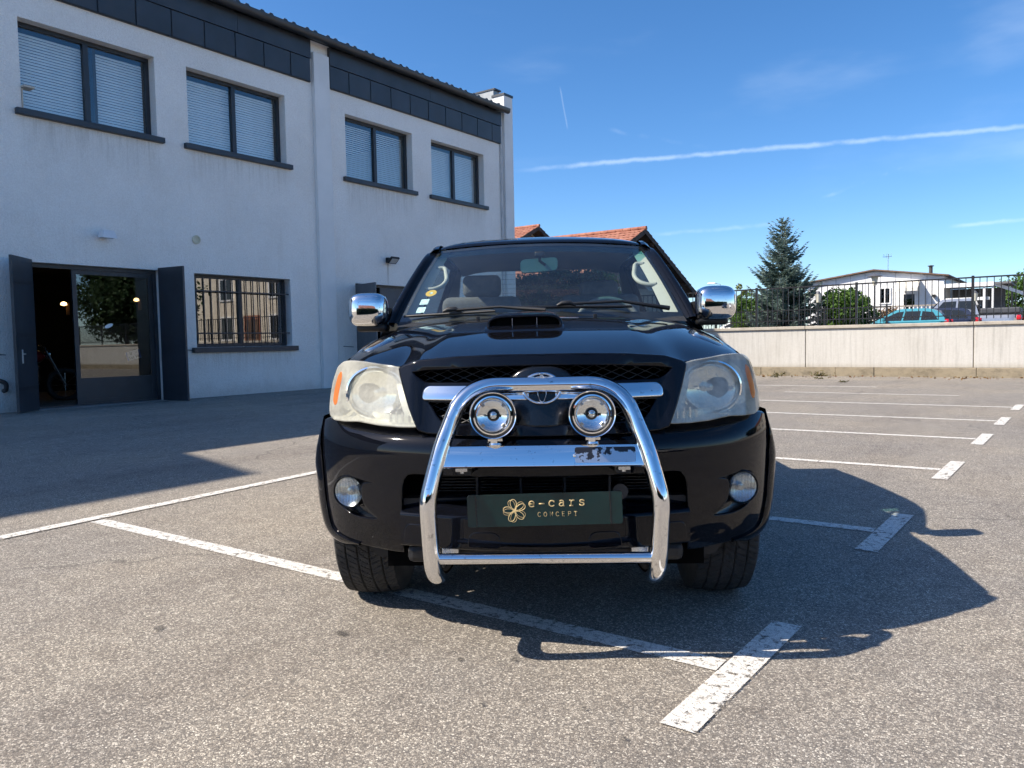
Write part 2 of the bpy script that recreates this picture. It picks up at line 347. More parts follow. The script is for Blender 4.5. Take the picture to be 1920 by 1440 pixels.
MB().box(-14, -0.32, Y1 - 0.3, Y1 - 0.002, -0.3, 7.9).build('wall', STUCCO, bld); MB().box(-14, -0.32, Y0, Y0 + 0.3, -0.3, 7.9).build('wall', STUCCO, bld); MB().box(-14.3, -14, Y0, Y1, -0.3, 8.6).build('wall', STUCCO, bld)
# the taller wing beyond the picture's edge: its sloping end casts the stepped shadow on the tarmac
MB().prism([(-13.98, 8.02), (-1.6, 8.02), (-4.29, 10.84), (-13.98, 10.84)], -8, -0.05, 'x').build('upper_wing', ANTH, bld)
MB().box(0.003, 0.10, 11.72, 12.16, -0.2, 7.62).build('pier', PIERM, bld)
MB().box(-0.35, 0.09, 18.88, 19.30, -0.2, 8.40).build('pier', PIERM, bld)
MB().box(-0.36, 0.11, 18.86, 19.32, 8.402, 8.47).build('pier_cap', ANTH, bld)
MB().box(-9, -0.36, 18.96, 19.26, 7.7, 8.66).build('parapet', ZINC, bld); MB().box(-9.02, -0.30, 18.94, 19.28, 8.662, 8.71).build('parapet_cap', ANTH, bld)
MB().tube([(0.03, 18.76, 7.6), (0.03, 18.76, 0)], 0.045, 12).build('downpipe', plain('pale_pipe', (0.55, 0.54, 0.53), 0.5), bld, smooth=60)
# fascia: upper band, joints, and each cladding panel
for (a, b) in ((Y0, 11.66), (12.2, 18.74)):
    MB().box(0.002, 0.045, a, b, 6.95, 7.46).build('fascia_backing', ANTH2, bld)
    y = a
    while y < b - 0.05:
        y2 = min(b, y + 3.4); MB().box(0.002, 0.085, y + 0.004, y2 - 0.004, 7.462, 7.86).build('fascia_band', ANTH, bld); y = y2
PST = [11.66 - 0.55] + [11.11 - 0.685 * i for i in range(1, 37)]
edges = sorted([11.66] + PST)
for a, b in zip(edges[:-1], edges[1:]):
    if b > 3: MB().rbox(0.046, 0.066, a + 0.012, b - 0.012, 6.96, 7.45, 0.004, seg=1).build('panel', ANTH, bld)
edges = [12.2] + [12.78 + 0.69 * i for i in range(9)] + [18.74]
for a, b in zip(edges[:-1], edges[1:]): MB().rbox(0.046, 0.066, a + 0.012, b - 0.012, 6.96, 7.45, 0.004, seg=1).build('panel', ANTH, bld)
gp = [(0.10 + 0.15 + 0.085 * math.cos(a), 7.90 + 0.085 * math.sin(a)) for a in np.linspace(math.pi, 2 * math.pi, 10)]
g = MB(); g.grid([[(x, y, z) for x, z in [(0.155, 7.93)] + gp + [(0.345, 7.935), (0.345, 7.95), (0.325, 7.95)]] for y in (Y0, 18.86)]); g.add([(x, 18.861, z) for x, z in gp], [tuple(range(len(gp)))])
GUT = plain('gutter_metal', (0.045, 0.047, 0.052), 0.32, metal=0.4); gut = g.build('gutter', GUT, bld, smooth=60)
for i in range(12): 
    y = 18.2 - i * 1.5; MB().grid([[(0.25 + 0.089 * math.cos(a), yy, 7.90 + 0.089 * math.sin(a)) for a in np.linspace(math.pi * 0.95, 2.08 * math.pi, 10)] for yy in (y, y + 0.035)]).build('bracket', GUT, gut, smooth=60)
roof = MB().grid([[(0.20, y, 8.0), (-14.3, y, 8.8)] for y in (Y0, 18.95)]).build('roof', plain('roof_sheet', (0.05, 0.055, 0.065), 0.5), bld)
RIB = MB().prism([(-0.07, 0), (-0.03, 0.045), (0.03, 0.045), (0.07, 0)], 0, 4.0, 'y').mesh(roof.data.materials[0])
RIBL = plain('rib_end', (0.62, 0.62, 0.60), 0.6)
y = 1.0; k = 0
while y < 18.6:
    o = link('roof_rib', RIB, roof, (0.27, y, 7.98), (R(-3.0), 0, R(90))); y += (0.22, 0.36)[k % 2]; k += 1
SLAT = MB().grid([[(-0.010, y, 0.0150), (0.002, y, 0.001), (0.010, y, -0.0150)] for y in (-0.5, 0.5)]).mesh(SLATM, 180)
def frame_ring(mb, x0, x1, a, b, c, d, w):
    mb.box(x0, x1, a, b, d - w, d); mb.box(x0, x1, a, b, c, c + w); mb.box(x0, x1, a, a + w, c + w, d - w); mb.box(x0, x1, b - w, b, c + w, d - w); return mb
def office_window(a, b, c, d, tilt, glass, blind=True, gapped=False):
    mid = (a + b) / 2; fr = frame_ring(MB(), -0.27, -0.20, a, b, c, d, 0.07); fr.box(-0.265, -0.19, mid - 0.045, mid + 0.045, c + 0.07, d - 0.07)
    f = fr.build('window', ANTH2, bld)
    MB().rbox(-0.19, 0.085, a - 0.11, b + 0.11, c - 0.105, c - 0.003, 0.008, seg=1).build('sill', ANTH, f)
    for (p, q) in ((a + 0.07, mid - 0.045), (mid + 0.045, b - 0.07)): MB().box(-0.238, -0.232, p, q, c + 0.07, d - 0.07).build('pane', glass, f)
    if not blind: return f
    z = c + 0.09
    for k2 in range(int((d - c - 0.16) / 0.049)):
        for hi, (p, q) in enumerate(((a + 0.075, mid - 0.02), (mid + (0.22 if gapped else 0.02), b - 0.075))):
            o = link('slat', SLAT, f, (-0.33, (p + q) / 2, z), (random.uniform(-0.004, 0.004), tilt + random.uniform(-0.03, 0.03), 0), (1.22, q - p, 1.22))
        z += 0.049
    return f
w1 = office_window(*HOLES[0], R(19), WGLASS, gapped=True); office_window(*HOLES[1], R(22), WGLASS); office_window(*HOLES[2], R(6), WGLASS); office_window(*HOLES[3], R(17), WGLASS)
MB().box(-0.262, -0.236, 7.02, 7.07, 5.1, 6.43).build('stile', ANTH2, w1)
BEI = plain('beige_metal', (0.55, 0.50, 0.42), 0.5)
MB().box(-0.15, 0.02, 5.735, 5.75, 5.04, 5.36).box(-0.10, 0.10, 5.735, 5.90, 5.37, 5.40).build('bracket', BEI, w1)
lw = office_window(*HOLES[4], 0, MIRGLASS, blind=False)
bar = MB().box(-0.008, 0.008, -0.008, 0.008, 0.0, 1.36).mesh(ANTH2)
for i in range(14): link('security_bar', bar, lw, (-0.085, 8.74 + i * 0.163, 1.13))
for z in (1.38, 2.22): MB().box(-0.075, -0.063, 8.662, 10.948, z - 0.012, z + 0.012).build('security_rail', ANTH2, lw)
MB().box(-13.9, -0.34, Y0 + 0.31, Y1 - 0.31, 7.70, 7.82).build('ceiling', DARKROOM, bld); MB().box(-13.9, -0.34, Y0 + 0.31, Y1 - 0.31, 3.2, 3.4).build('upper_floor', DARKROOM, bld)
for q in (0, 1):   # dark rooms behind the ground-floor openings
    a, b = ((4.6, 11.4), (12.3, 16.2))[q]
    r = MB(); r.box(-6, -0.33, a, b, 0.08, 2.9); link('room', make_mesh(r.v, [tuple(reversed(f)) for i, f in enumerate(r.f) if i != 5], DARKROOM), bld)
# main doorway
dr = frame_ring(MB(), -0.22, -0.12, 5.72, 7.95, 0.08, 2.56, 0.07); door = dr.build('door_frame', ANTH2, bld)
MB().box(-0.30, 0.10, 5.70, 7.97, 0.05, 0.125).build('threshold', plain('threshold_stone', (0.20, 0.20, 0.20), 0.7), door)
sl = frame_ring(MB(), -0.20, -0.15, 6.44, 7.88, 0.15, 2.49, 0.075); sl.box(-0.195, -0.155, 6.5, 7.82, 0.2, 0.60); sld = sl.build('glass_door', ANTH2, bld)
MB().box(-0.178, -0.172, 6.515, 7.805, 0.60, 2.415).build('pane', DOORGLASS, sld)
ov = [(7.05 + 0.075 * math.cos(a) * (1 if 1 else 0) - 0.0, 1.52 + 0.035 * math.sin(a) + 0.025 * math.cos(a)) for a in np.linspace(0, 2 * math.pi, 20, endpoint=False)]
MB().prism(ov, -0.171, -0.169, 'x').build('sticker', plain('white_sticker', (0.75, 0.8, 0.82), 0.4), sld)
def shutter(y_h, dy, dx, flip):
    L = math.hypot(dy, dx); root = MB()
    root.rbox(0, L, -0.022, 0.022, 0.12, 2.60, 0.004, seg=1)
    o = root.build('shutter', ANTH, bld, loc=(0.0, y_h, 0)); o.rotation_euler.z = math.atan2(dy, dx)
    for z in (0.5, 1.35, 2.2): MB().box(0.02, L - 0.03, 0.023, 0.030, z - 0.03, z + 0.03).build('brace', ANTH2, o)
    return o
s1 = shutter(5.74, -0.50, 0.50, 1); s2 = shutter(7.94, 0.10, 0.66, -1)
MB().tube([(0.52, 0.024, 1.05), (0.52, 0.07, 1.05), (0.60, 0.07, 1.05)], 0.010, 8).rbox(0.50, 0.54, 0.022, 0.032, 0.90, 1.12, 0.004).build('handle', plain('pale_handle', (0.7, 0.7, 0.7), 0.35, metal=0.6), s1)
MB().tube([(0.52, -0.024, 1.05), (0.52, -0.07, 1.05), (0.42, -0.07, 1.05)], 0.012, 8).rbox(0.50, 0.54, -0.034, -0.0225, 0.90, 1.12, 0.004).build('handle', plain('white_handle', (0.8, 0.8, 0.8), 0.35), s1)
# side doorway
fr2 = frame_ring(MB(), -0.20, -0.12, 12.85, 14.95, 0.08, 2.56, 0.06).build('door_frame', ANTH2, bld)
MB().rbox(-0.17, -0.125, 13.78, 14.89, 0.12, 2.50, 0.004, seg=1).build('door', plain('grey_door', (0.075, 0.08, 0.09), 0.5), bld)
o = MB().rbox(0, 0.92, -0.02, 0.02, 0.12, 2.52, 0.004, seg=1).build('door', plain('open_grey_door', (0.12, 0.125, 0.135), 0.5), bld, loc=(0.0, 12.87, 0)); o.rotation_euler.z = R(-14)
MB().box(-0.124, -0.10, 13.84, 13.94, 2.0, 2.12).build('switch_box', PIERM, fr2)

# ------------------------------------------------------------------ retaining wall and its railing
def concrete(name, a, b, st=(4.5, 4.5, 0.25)):
    t = NT(name); p = t.wpos(); s = t.noise(t.map(p, st), 3.2, 7, 0.7); g = t.noise(p, 30, 5, 0.7); big = t.noise(p, 0.7, 5, 0.6)
    c = t.mix(t.ramp(s, 0.40, 0.85), b, a); c = t.mix(t.ramp(big, 0.4, 0.75, 0, 0.5), c, (0.82, 0.80, 0.76), 'MULTIPLY'); c = t.mix(t.ramp(g, 0.35, 0.65, 0, 0.3), c, (0.78, 0.76, 0.72), 'MULTIPLY')
    z = t.sep(p)[2]; low = t.ramp(t.math('ADD', z, t.math('MULTIPLY', big, 0.25)), 0.50, 0.32, 0, 0.5); c = t.mix(low, c, (0.62, 0.56, 0.46), 'MULTIPLY')
    t.set(col=c, rough=0.92, spec=0.2); t.bump(t.math('ADD', g, s), 0.4, 0.006); return t.m
CONC = concrete('pale_concrete', (0.40, 0.388, 0.36), (0.575, 0.56, 0.525)); FOOT = concrete('footing_concrete', (0.13, 0.12, 0.10), (0.40, 0.355, 0.275), (1, 1, 1.5)); COPE = concrete('coping_concrete', (0.26, 0.23, 0.195), (0.48, 0.44, 0.38), (1.5, 1.5, 1.5))
rw = empty('retaining_wall', (0, 21.89, 0), 0, 'long pale concrete retaining wall with coping under the black railing', 'wall')
x = -5.94 - 3.97 * 3
while x < 30:
    MB().rbox(x + 0.011, x + 3.97 - 0.011, 0.0, 0.16, 0.235, 1.27, 0.006, seg=1).build('panel', CONC, rw)
    MB().rbox(x + 0.004, x + 3.97 - 0.004, -0.05, 0.24, 1.272, 1.36, 0.012, seg=1).build('coping', COPE, rw); x += 3.97
x = -17.9; k = 0
while x < 30:
    L = (2.3, 1.6, 2.0, 0.95)[k % 4]; MB().rbox(x + 0.003, x + L - 0.003, -0.045 - 0.02 * (k % 4 == 3), 0.14, -0.1, 0.233 + 0.0 * k, 0.014, seg=2).build('footing_block', FOOT, rw); x += L; k += 1
MB().box(-17.9, 29.8, 0.02, 0.15, 0.23, 1.27).build('joint_fill', FOOT, rw)
BLK = plain('black_railing_paint', (0.014, 0.014, 0.016), 0.4, var=0.1)
fence = empty('metal_railing', (0, 21.97, 1.36), 0, 'black metal bar railing standing on the coping of the pale wall', 'railing')
POST = MB().rbox(-0.03, 0.03, -0.03, 0.03, -0.005, 1.12, 0.004, seg=1).mesh(BLK); BARM = MB().box(-0.009, 0.009, -0.009, 0.009, 0.07, 1.06).mesh(BLK)
RAIL = MB().box(-1.3, 1.3, -0.02, 0.02, -0.018, 0.018).mesh(BLK)
i = -4
while True:
    x = -7.31 + 2.65 * i
    if x > 27: break
    link('post', POST, fence, (x, 0, 0)); 
    for z in (1.075, 0.16): link('rail', RAIL, fence, (x + 1.325, 0, z), (0, 0, 0), (1.0, 1, 1 if z > 1 else 0.75))
    if x < 12:
        for q in range(1, 18): link('bar', BARM, fence, (x + 2.65 * q / 18, 0, 0))
    else:
        m = MB()
        for q in range(1, 18): m.box(x + 2.65 * q / 18 - 0.009, x + 2.65 * q / 18 + 0.009, -0.009, 0.009, 0.07, 1.06)
        m.build('bars', BLK, fence)
    i += 1
# ------------------------------------------------------------------ the pickup
def paint_black():
    t = NT('black_paint'); p = t.tc('Object')
    sp = t.voro(p, 34, out='Distance'); pick = t.sep(t.voro(p, 34, out='Color'))[0]
    fleck = t.math('MULTIPLY', t.ramp(sp, 0.050, 0.02), t.ramp(pick, 0.90, 0.92)); fleck = t.math('MULTIPLY', fleck, t.ramp(t.noise(p, 6, 3), 0.45, 0.6))
    dust = t.ramp(t.noise(p, 3.0, 6, 0.65), 0.35, 0.8, 0, 0.003); c = t.mix(dust, (0.0035, 0.0042, 0.007), (0.6, 0.55, 0.48))
    t.set(col=t.mix(fleck, c, (0.45, 0.44, 0.40)), rough=t.ramp(t.noise(p, 5, 5, 0.7), 0.3, 0.8, 0.02, 0.06), spec=0.32); return t.m
BLACK = paint_black()
TRIM = plain('black_plastic', (0.012, 0.012, 0.013), 0.5, var=0.3, vscale=8)
TRIMG = plain('gloss_black_plastic', (0.006, 0.007, 0.009), 0.16, var=0.2, vscale=6)
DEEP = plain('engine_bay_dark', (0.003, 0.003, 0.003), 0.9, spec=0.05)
def chrome_mat(name, c, rough, spots=0.0):
    t = NT(name); p = t.tc('Object'); n = t.noise(p, 40, 6, 0.7); cc = c
    if spots: cc = t.mix(t.math('MULTIPLY', t.ramp(n, 0.60, 0.68), spots), c, (0.10, 0.085, 0.07))
    t.set(col=cc, metal=1.0, rough=t.ramp(t.noise(p, 12, 5, 0.7), 0.35, 0.75, rough, rough + 0.08)); return t.m
CHROME = chrome_mat('chrome', (0.86, 0.86, 0.86), 0.012, 0.5); CHROME2 = chrome_mat('bright_reflector', (0.93, 0.93, 0.92), 0.02)
SATIN = chrome_mat('satin_aluminium', (0.62, 0.63, 0.64), 0.22, 0.2)
RUBBER = plain('tyre_rubber', (0.034, 0.033, 0.032), 0.72, var=0.25, vscale=12, bump=0.2, bscale=150)
WIND = glass_mat('windscreen_glass', (0.86, 0.94, 0.94), refl=0.085, haze=0.026, hazecol=(0.50, 0.56, 0.62))
SIDEG = glass_mat('cab_glass', (0.80, 0.86, 0.85), refl=0.07)
LENS = glass_mat('clear_lens', (0.93, 0.95, 0.95), refl=0.05)
HAZE = glass_mat('clouded_lens', (0.93, 0.93, 0.84), refl=0.06, rough=0.05, haze=0.5, hazecol=(0.92, 0.91, 0.80))
FOGL = glass_mat('stone_chipped_lens', (0.9, 0.92, 0.92), refl=0.06, haze=0.18, hazecol=(0.34, 0.36, 0.37))
AMBER = plain('amber_lens', (0.58, 0.16, 0.025), 0.25, coat=0.6)
CREAM = plain('cream_trim', (0.46, 0.45, 0.38), 0.6, var=0.05)
SEATM = plain('grey_seat_fabric', (0.12, 0.12, 0.12), 0.9, var=0.15, vscale=20)
DASHM = plain('dark_dashboard', (0.02, 0.021, 0.023), 0.65)

TH = HEAD - R(2.21); TD = 2.6
trk = empty('pickup_truck', (-TD * math.sin(TH), TD * math.cos(TH), 0), TH, 'black double-cab pickup truck with chrome bull bar, facing the camera', 'pickup truck')
# truck space: x to the right as seen from the front, y backwards from the number plate, z up
def c_plan(x): x = abs(x); return 0.02 + 0.45 * x * x + 0.35 * x ** 12
def interp(z, tab):
    if z <= tab[0][0]: return tab[0][1]
    for (a, p), (b, q) in zip(tab[:-1], tab[1:]):
        if z <= b:
            t = (z - a) / (b - a); t = t * t * (3 - 2 * t) * 0.35 + t * 0.65; return p + (q - p) * t
    return tab[-1][1]
BPROF = [(0.30, 0.085), (0.36, 0.05), (0.45, 0.018), (0.55, 0.004), (0.66, -0.006), (0.72, -0.008), (0.745, -0.002), (0.765, 0.012), (0.785, 0.034), (0.81, 0.074), (0.86, 0.16)]
_bz = np.linspace(0.3, 0.86, 57); _bv = np.array([interp(z, BPROF) for z in _bz]); _bv = np.convolve(np.pad(_bv, 3, 'edge'), np.ones(7) / 7, 'valid')
def f_bump(x, z): return c_plan(x) + float(np.interp(z, _bz, _bv)) * (1 - 0.5 * sstep(0.6, 0.9, abs(x)))
def f_face(x, z): return c_plan(x) + 0.02 + (z - 0.80) * 0.34
def f_lamp(x, z): return f_face(x, z) - 0.012
def normal_of(f, x, z, e=0.002):
    dx = (f(x + e, z) - f(x - e, z)) / (2 * e); dz = (f(x, z + e) - f(x, z - e)) / (2 * e); return Vector((dx, -1, dz)).normalized()
def dens(poly, step=0.02):
    out = []
    n = len(poly)
    for i in range(n):
        a, b = Vector(poly[i]), Vector(poly[(i + 1) % n]); k = max(1, int((b - a).length / step))
        out += [tuple(a.lerp(b, j / k)) for j in range(k)]
    return out
def smooth_poly(pts, n=4):
    P = [np.array(p, float) for p in pts]; m = len(P); out = []
    for i in range(m):
        a, b, c, d = P[i - 1], P[i], P[(i + 1) % m], P[(i + 2) % m]
        for k in range(n):
            t = k / n; out.append(tuple(0.5 * (2 * b + (c - a) * t + (2 * a - 5 * b + 4 * c - d) * t * t + (3 * b - a - 3 * c + d) * t ** 3)))
    return out
def round_poly(pts, r, seg=4):
    out = []; n = len(pts)
    for i in range(n):
        a, b, c = Vector(pts[i - 1]), Vector(pts[i]), Vector(pts[(i + 1) % n]); d1, d2 = (a - b), (c - b); rr = min(r, d1.length * 0.45, d2.length * 0.45)
        p, q = b + d1.normalized() * rr, b + d2.normalized() * rr
        for k in range(seg + 1):
            t = k / seg; out.append(tuple((1 - t) ** 2 * p + 2 * t * (1 - t) * b + t * t * q))
    return out
def area2(p): return sum(p[i][0] * p[(i + 1) % len(p)][1] - p[(i + 1) % len(p)][0] * p[i][1] for i in range(len(p)))
def inside_poly(p, x, z):
    c = False; n = len(p)
    for i in range(n):
        (x1, z1), (x2, z2) = p[i], p[(i + 1) % n]
        if (z1 > z) != (z2 > z) and x < (x2 - x1) * (z - z1) / (z2 - z1) + x1: c = not c
    return c
XG = []
_x = 0.0
while _x < 0.9: XG.append(_x); _x += max(0.006, 0.026 / math.sqrt(1 + (0.9 * _x + 4.2 * _x ** 11) ** 2))
XG = sorted(set([-q for q in XG] + XG))
def fascia(outer, holes, f, rim=0.03, lip=0.005, hole_rim=None, zstep=0.022):
    """a skin y = f(x, z) bounded by an outline with holes, all edges rolled inward"""
    outer = dens(outer); holes = [dens(h, 0.012) for h in holes]
    if area2(outer) < 0: outer = outer[::-1]
    holes = [h[::-1] if area2(h) > 0 else h for h in holes]
    pts, edges = [], []
    for loop in [outer] + holes:
        o = len(pts); pts += loop; edges += [(o + i, o + (i + 1) % len(loop)) for i in range(len(loop))]
    A = np.array(pts); zs = np.arange(min(p[1] for p in outer), max(p[1] for p in outer), zstep)
    segs = np.array([(pts[a], pts[b]) for a, b in edges])
    for x in XG:
        for z in zs:
            if not inside_poly(outer, x, z) or any(inside_poly(h, x, z) for h in holes): continue
            if np.min(np.hypot(A[:, 0] - x, A[:, 1] - z)) < 0.009: continue
            pts.append((x, z))
    vv, ee, ff, *_ = delaunay_2d_cdt([Vector(p) for p in pts], edges, [], 0, 1e-5)
    faces = []
    for t in ff:
        cx = sum(vv[i].x for i in t) / 3; cz = sum(vv[i].y for i in t) / 3
        if inside_poly(outer, cx, cz) and not any(inside_poly(h, cx, cz) for h in holes): faces.append(tuple(t))
    verts = [(v.x, f(v.x, v.y), v.y) for v in vv]; nor = [normal_of(f, v.x, v.y) for v in vv]
    V, Fc, N = list(verts), [tuple(t) for t in faces], list(nor)
    for li, loop in enumerate([outer] + holes):
        n = len(loop); dep = rim if li == 0 else (hole_rim if hole_rim is not None else rim); rows = []
        for i in range(n):
            a, b, c = Vector(loop[i - 1]), Vector(loop[i]), Vector(loop[(i + 1) % n]); t = ((c - b).normalized() + (b - a).normalized())
            if t.length < 1e-6: t = c - b
            t.normalize(); out = Vector((t.y, -t.x)); y = f(b.x, b.y); n0 = normal_of(f, b.x, b.y); o3 = Vector((out.x, 0, out.y))
            rows.append([((b.x, y, b.y), n0), ((b.x + out.x * lip * 0.7, y + lip * 0.35, b.y + out.y * lip * 0.7), (n0 + o3).normalized()), ((b.x + out.x * lip, y + lip * 1.2, b.y + out.y * lip), (n0 * 0.15 + o3).normalized()), ((b.x + out.x * lip, y + dep, b.y + out.y * lip), o3)])
        o = len(V)
        for r_ in rows:
            for (p, q) in r_: V.append(p); N.append(q)
        for i in range(n):
            j = (i + 1) % n
            for k in range(3): Fc.append((o + i * 4 + k, o + j * 4 + k, o + j * 4 + k + 1, o + i * 4 + k + 1))
    return V, Fc, N
def skin(name, mat, parent, V, Fc, N, **k):
    Fo = []
    for t in Fc:
        a, b, c = (Vector(V[i]) for i in t[:3]); g = (b - a).cross(c - a)
        Fo.append(t if g.dot(N[t[0]] + N[t[1]] + N[t[2]]) >= 0 else tuple(reversed(t)))
    me = make_mesh(V, Fo, mat)
    for p in me.polygons: p.use_smooth = True
    me.normals_split_custom_set_from_vertices([tuple(n) for n in N]); return link(name, me, parent, **k)
mir = lambda pts: [(-x, z) for x, z in reversed(pts)]

# --- bumper: an arch over the intake with a lamp recess in each end
top = [(-0.882, 0.795), (-0.842, 0.806), (-0.80, 0.802), (-0.684, 0.806), (-0.593, 0.797), (-0.446, 0.793), (-0.41, 0.782), (-0.30, 0.776), (-0.15, 0.774)]
leg = [(-0.525, 0.331), (-0.573, 0.331), (-0.69, 0.338), (-0.764, 0.350), (-0.808, 0.364), (-0.838, 0.390), (-0.854, 0.44), (-0.864, 0.49), (-0.873, 0.577), (-0.879, 0.649), (-0.884, 0.72)]
intake = [(-0.46, 0.640), (-0.487, 0.634), (-0.503, 0.615), (-0.511, 0.589), (-0.516, 0.53), (-0.522, 0.40)]
out_l = leg + top; outer = out_l + mir(top) + mir(leg) + mir(intake) + intake
recess = smooth_poly([(-0.622, 0.592), (-0.668, 0.580), (-0.676, 0.550), (-0.672, 0.515), (-0.650, 0.485), (-0.612, 0.452), (-0.69, 0.447), (-0.752, 0.462), (-0.785, 0.490), (-0.802, 0.535), (-0.796, 0.582), (-0.766, 0.606), (-0.715, 0.606), (-0.665, 0.598)], 3)
skin('bumper', BLACK, trk, *fascia(outer, [recess, [(-x, z) for x, z in recess]], f_bump, rim=0.13, lip=0.006, hole_rim=0.10))
for s in (-1, 1):
    # scooped fairing behind the recess, then the fog lamp
    m = MB(); P = [(s * abs(x), z) for x, z in recess]; cx, cz = s * 0.737, 0.545
    m.grid([[(x + (cx - x) * k, f_bump(x, z) + 0.006 + 0.075 * (max(k, 0) ** 0.7) , z + (cz - z) * k) for (x, z) in P + P[:1]] for k in (-0.03, 0.10, 0.25, 0.42, 0.6)]); m.build('fog_lamp_recess', TRIMG, trk, smooth=180)
    yaw = R(-13) * s; M = Matrix.Translation((cx, f_bump(cx, cz) - 0.012, cz)) @ Matrix.Rotation(-yaw, 4, 'Z')
    fl = MB().lathe([(0.062, 0.05), (0.064, 0.005), (0.060, -0.003), (0.056, 0.002)], 36, 'y', M).build('fog_lamp', TRIMG, trk, smooth=40)
    MB().lathe([(0.0, -0.013), (0.018, -0.0125), (0.036, -0.010), (0.05, -0.005), (0.0575, 0.004)], 36, 'y', M).build('lens', FOGL, fl, smooth=180)
    MB().lathe([(0.057, 0.006), (0.048, 0.014), (0.035, 0.020), (0.016, 0.024), (0.013, 0.012), (0.0, 0.010)], 24, 'y', M).build('reflector', SATIN, fl, smooth=40)
    fm = MB()
    for i in range(9): fm.box(-0.05 + i * 0.0122, -0.05 + i * 0.0122 + 0.002, 0.003, 0.012, -math.sqrt(max(0, 0.055 ** 2 - (-0.05 + i * 0.0122) ** 2)), math.sqrt(max(0, 0.055 ** 2 - (-0.05 + i * 0.0122) ** 2)), M)
    fm.build('fluting', LENS, fl)
# --- lower valance with its ledge
def f_val(x, z): return c_plan(x) * 0.9 + 0.012 + (0.0 if z < 0.488 else (z - 0.488) * 2.2) + max(0, 0.40 - z) * 0.3
VX = np.linspace(-0.518, 0.518, 60)
rows = []
for z, dy in ((0.372, 0.06), (0.374, 0.004), (0.381, -0.001), (0.40, 0), (0.43, 0), (0.46, 0), (0.482, 0), (0.489, 0.001), (0.494, 0.008), (0.505, 0.03), (0.520, 0.065), (0.528, 0.10), (0.530, 0.16)):
    rows.append([(x, c_plan(x) * 0.9 + 0.012 + dy, z - 0.012 * sstep(0.36, 0.42, z) * 0 ) for x in VX])
val = MB().grid(rows).build('valance', BLACK, trk, smooth=180)
for s in (-1, 1):
    for x0, x1, z1 in ((0.155, 0.262, 0.436), (0.395, 0.50, 0.452)):
        a, b = sorted((s * x0, s * x1)); o = round_poly([(a - 0.006, 0.384), (a + 0.006, z1), (b - 0.006, z1), (b + 0.006, 0.384)], 0.022)
        skin('tow_cover', BLACK, val, *fascia(o, [], lambda x, z: c_plan(x) * 0.9 + 0.0085, rim=0.012, lip=0.004))
# --- intake interior: radiator, slats, uprights
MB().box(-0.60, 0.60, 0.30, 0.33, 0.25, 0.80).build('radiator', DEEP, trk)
for z in np.arange(0.545, 0.64, 0.011): MB().box(-0.44, 0.44, 0.255, 0.268, z, z + 0.004).build('radiator_fin', TRIM, trk)
for x in (-0.235, -0.08, 0.075, 0.232): MB().box(x - 0.004, x + 0.004, 0.10, 0.20, 0.515, 0.645).build('intake_upright', TRIM, trk)
MB().box(-0.53, 0.53, 0.18, 0.24, 0.50, 0.535).build('crossmember', TRIM, trk)
MB().tube([(0.272, 0.13, 0.56), (0.272, 0.22, 0.56)], 0.028, 16).build('tow_horn', plain('grey_horn', (0.05, 0.05, 0.052), 0.4), trk, smooth=40)
MB().rbox(-0.50, 0.50, 0.16, 0.55, 0.30, 0.365, 0.02).build('skid_plate', TRIM, trk)
for s in (-1, 1): MB().rbox(s * 0.335 - 0.03, s * 0.335 + 0.03, 0.10, 0.13, 0.325, 0.372, 0.004).build('tow_bracket', SATIN, trk)
# --- grille: surround, mesh, chrome bar, badge
gout = [(-0.440, 0.797), (-0.473, 0.872), (-0.494, 0.930), (-0.512, 0.986), (-0.517, 1.006), (-0.505, 1.014), (-0.44, 1.034), (-0.30, 1.0445), (-0.15, 1.049)]
gob = [(-0.41, 0.786), (-0.30, 0.780), (-0.15, 0.778)]
outer = gob[::-1] + gout; outer = outer + mir(outer)
up = [(-0.476, 0.998), (-0.440, 1.003), (-0.243, 1.0165), (-0.12, 1.019), (0, 1.0195)]; up_b = [(-0.455, 0.975), (-0.418, 0.952), (-0.24, 0.9515), (-0.09, 0.951)]
h_up = up + [(-x, z) for x, z in up[::-1][1:]] + [(-x, z) for x, z in up_b] + up_b[::-1]
lo_t = [(-0.412, 0.893), (-0.24, 0.892), (-0.10, 0.891)]; lo_b = [(-0.376, 0.836), (-0.358, 0.818), (-0.335, 0.811), (-0.19, 0.808), (-0.09, 0.806)]
h_lo = lo_t + [(-x, z) for x, z in lo_t[::-1]] + [(-x, z) for x, z in lo_b] + lo_b[::-1]
skin('grille_surround', BLACK, trk, *fascia(outer, [round_poly(h_up, 0.012, 3), round_poly(h_lo, 0.012, 3)], lambda x, z: f_face(x, z) - 0.026 + 0.022 * sstep(0.47, 0.40, abs(x)) * sstep(1.015, 0.985, z), rim=0.05, lip=0.007, hole_rim=0.05))
def mesh_screen(poly, pitch, f):
    m = MB(); xa, xb = min(p[0] for p in poly), max(p[0] for p in poly); za, zb = min(p[1] for p in poly), max(p[1] for p in poly); sl = 0.42
    for sgn in (-1, 1):
        c0 = xa - (zb - za) / sl
        while c0 < xb + (zb - za) / sl:
            run = []
            for k in range(41):
                z = za + (zb - za) * k / 40; x = c0 + sgn * (z - za) / sl if sgn > 0 else c0 + (zb - z) / sl
                ok = inside_poly(poly, x, z)
                if ok: run.append((x, f(x, z), z))
                if (not ok or k == 40) and len(run) > 1: m.tube([run[0], run[-1]], 0.0018, 4, cap=False)
                if not ok: run = []
            c0 += pitch
    return m
fm_ = lambda x, z: f_face(x, z) + 0.028
MESHM = plain('grille_mesh_plastic', (0.05, 0.052, 0.056), 0.4)
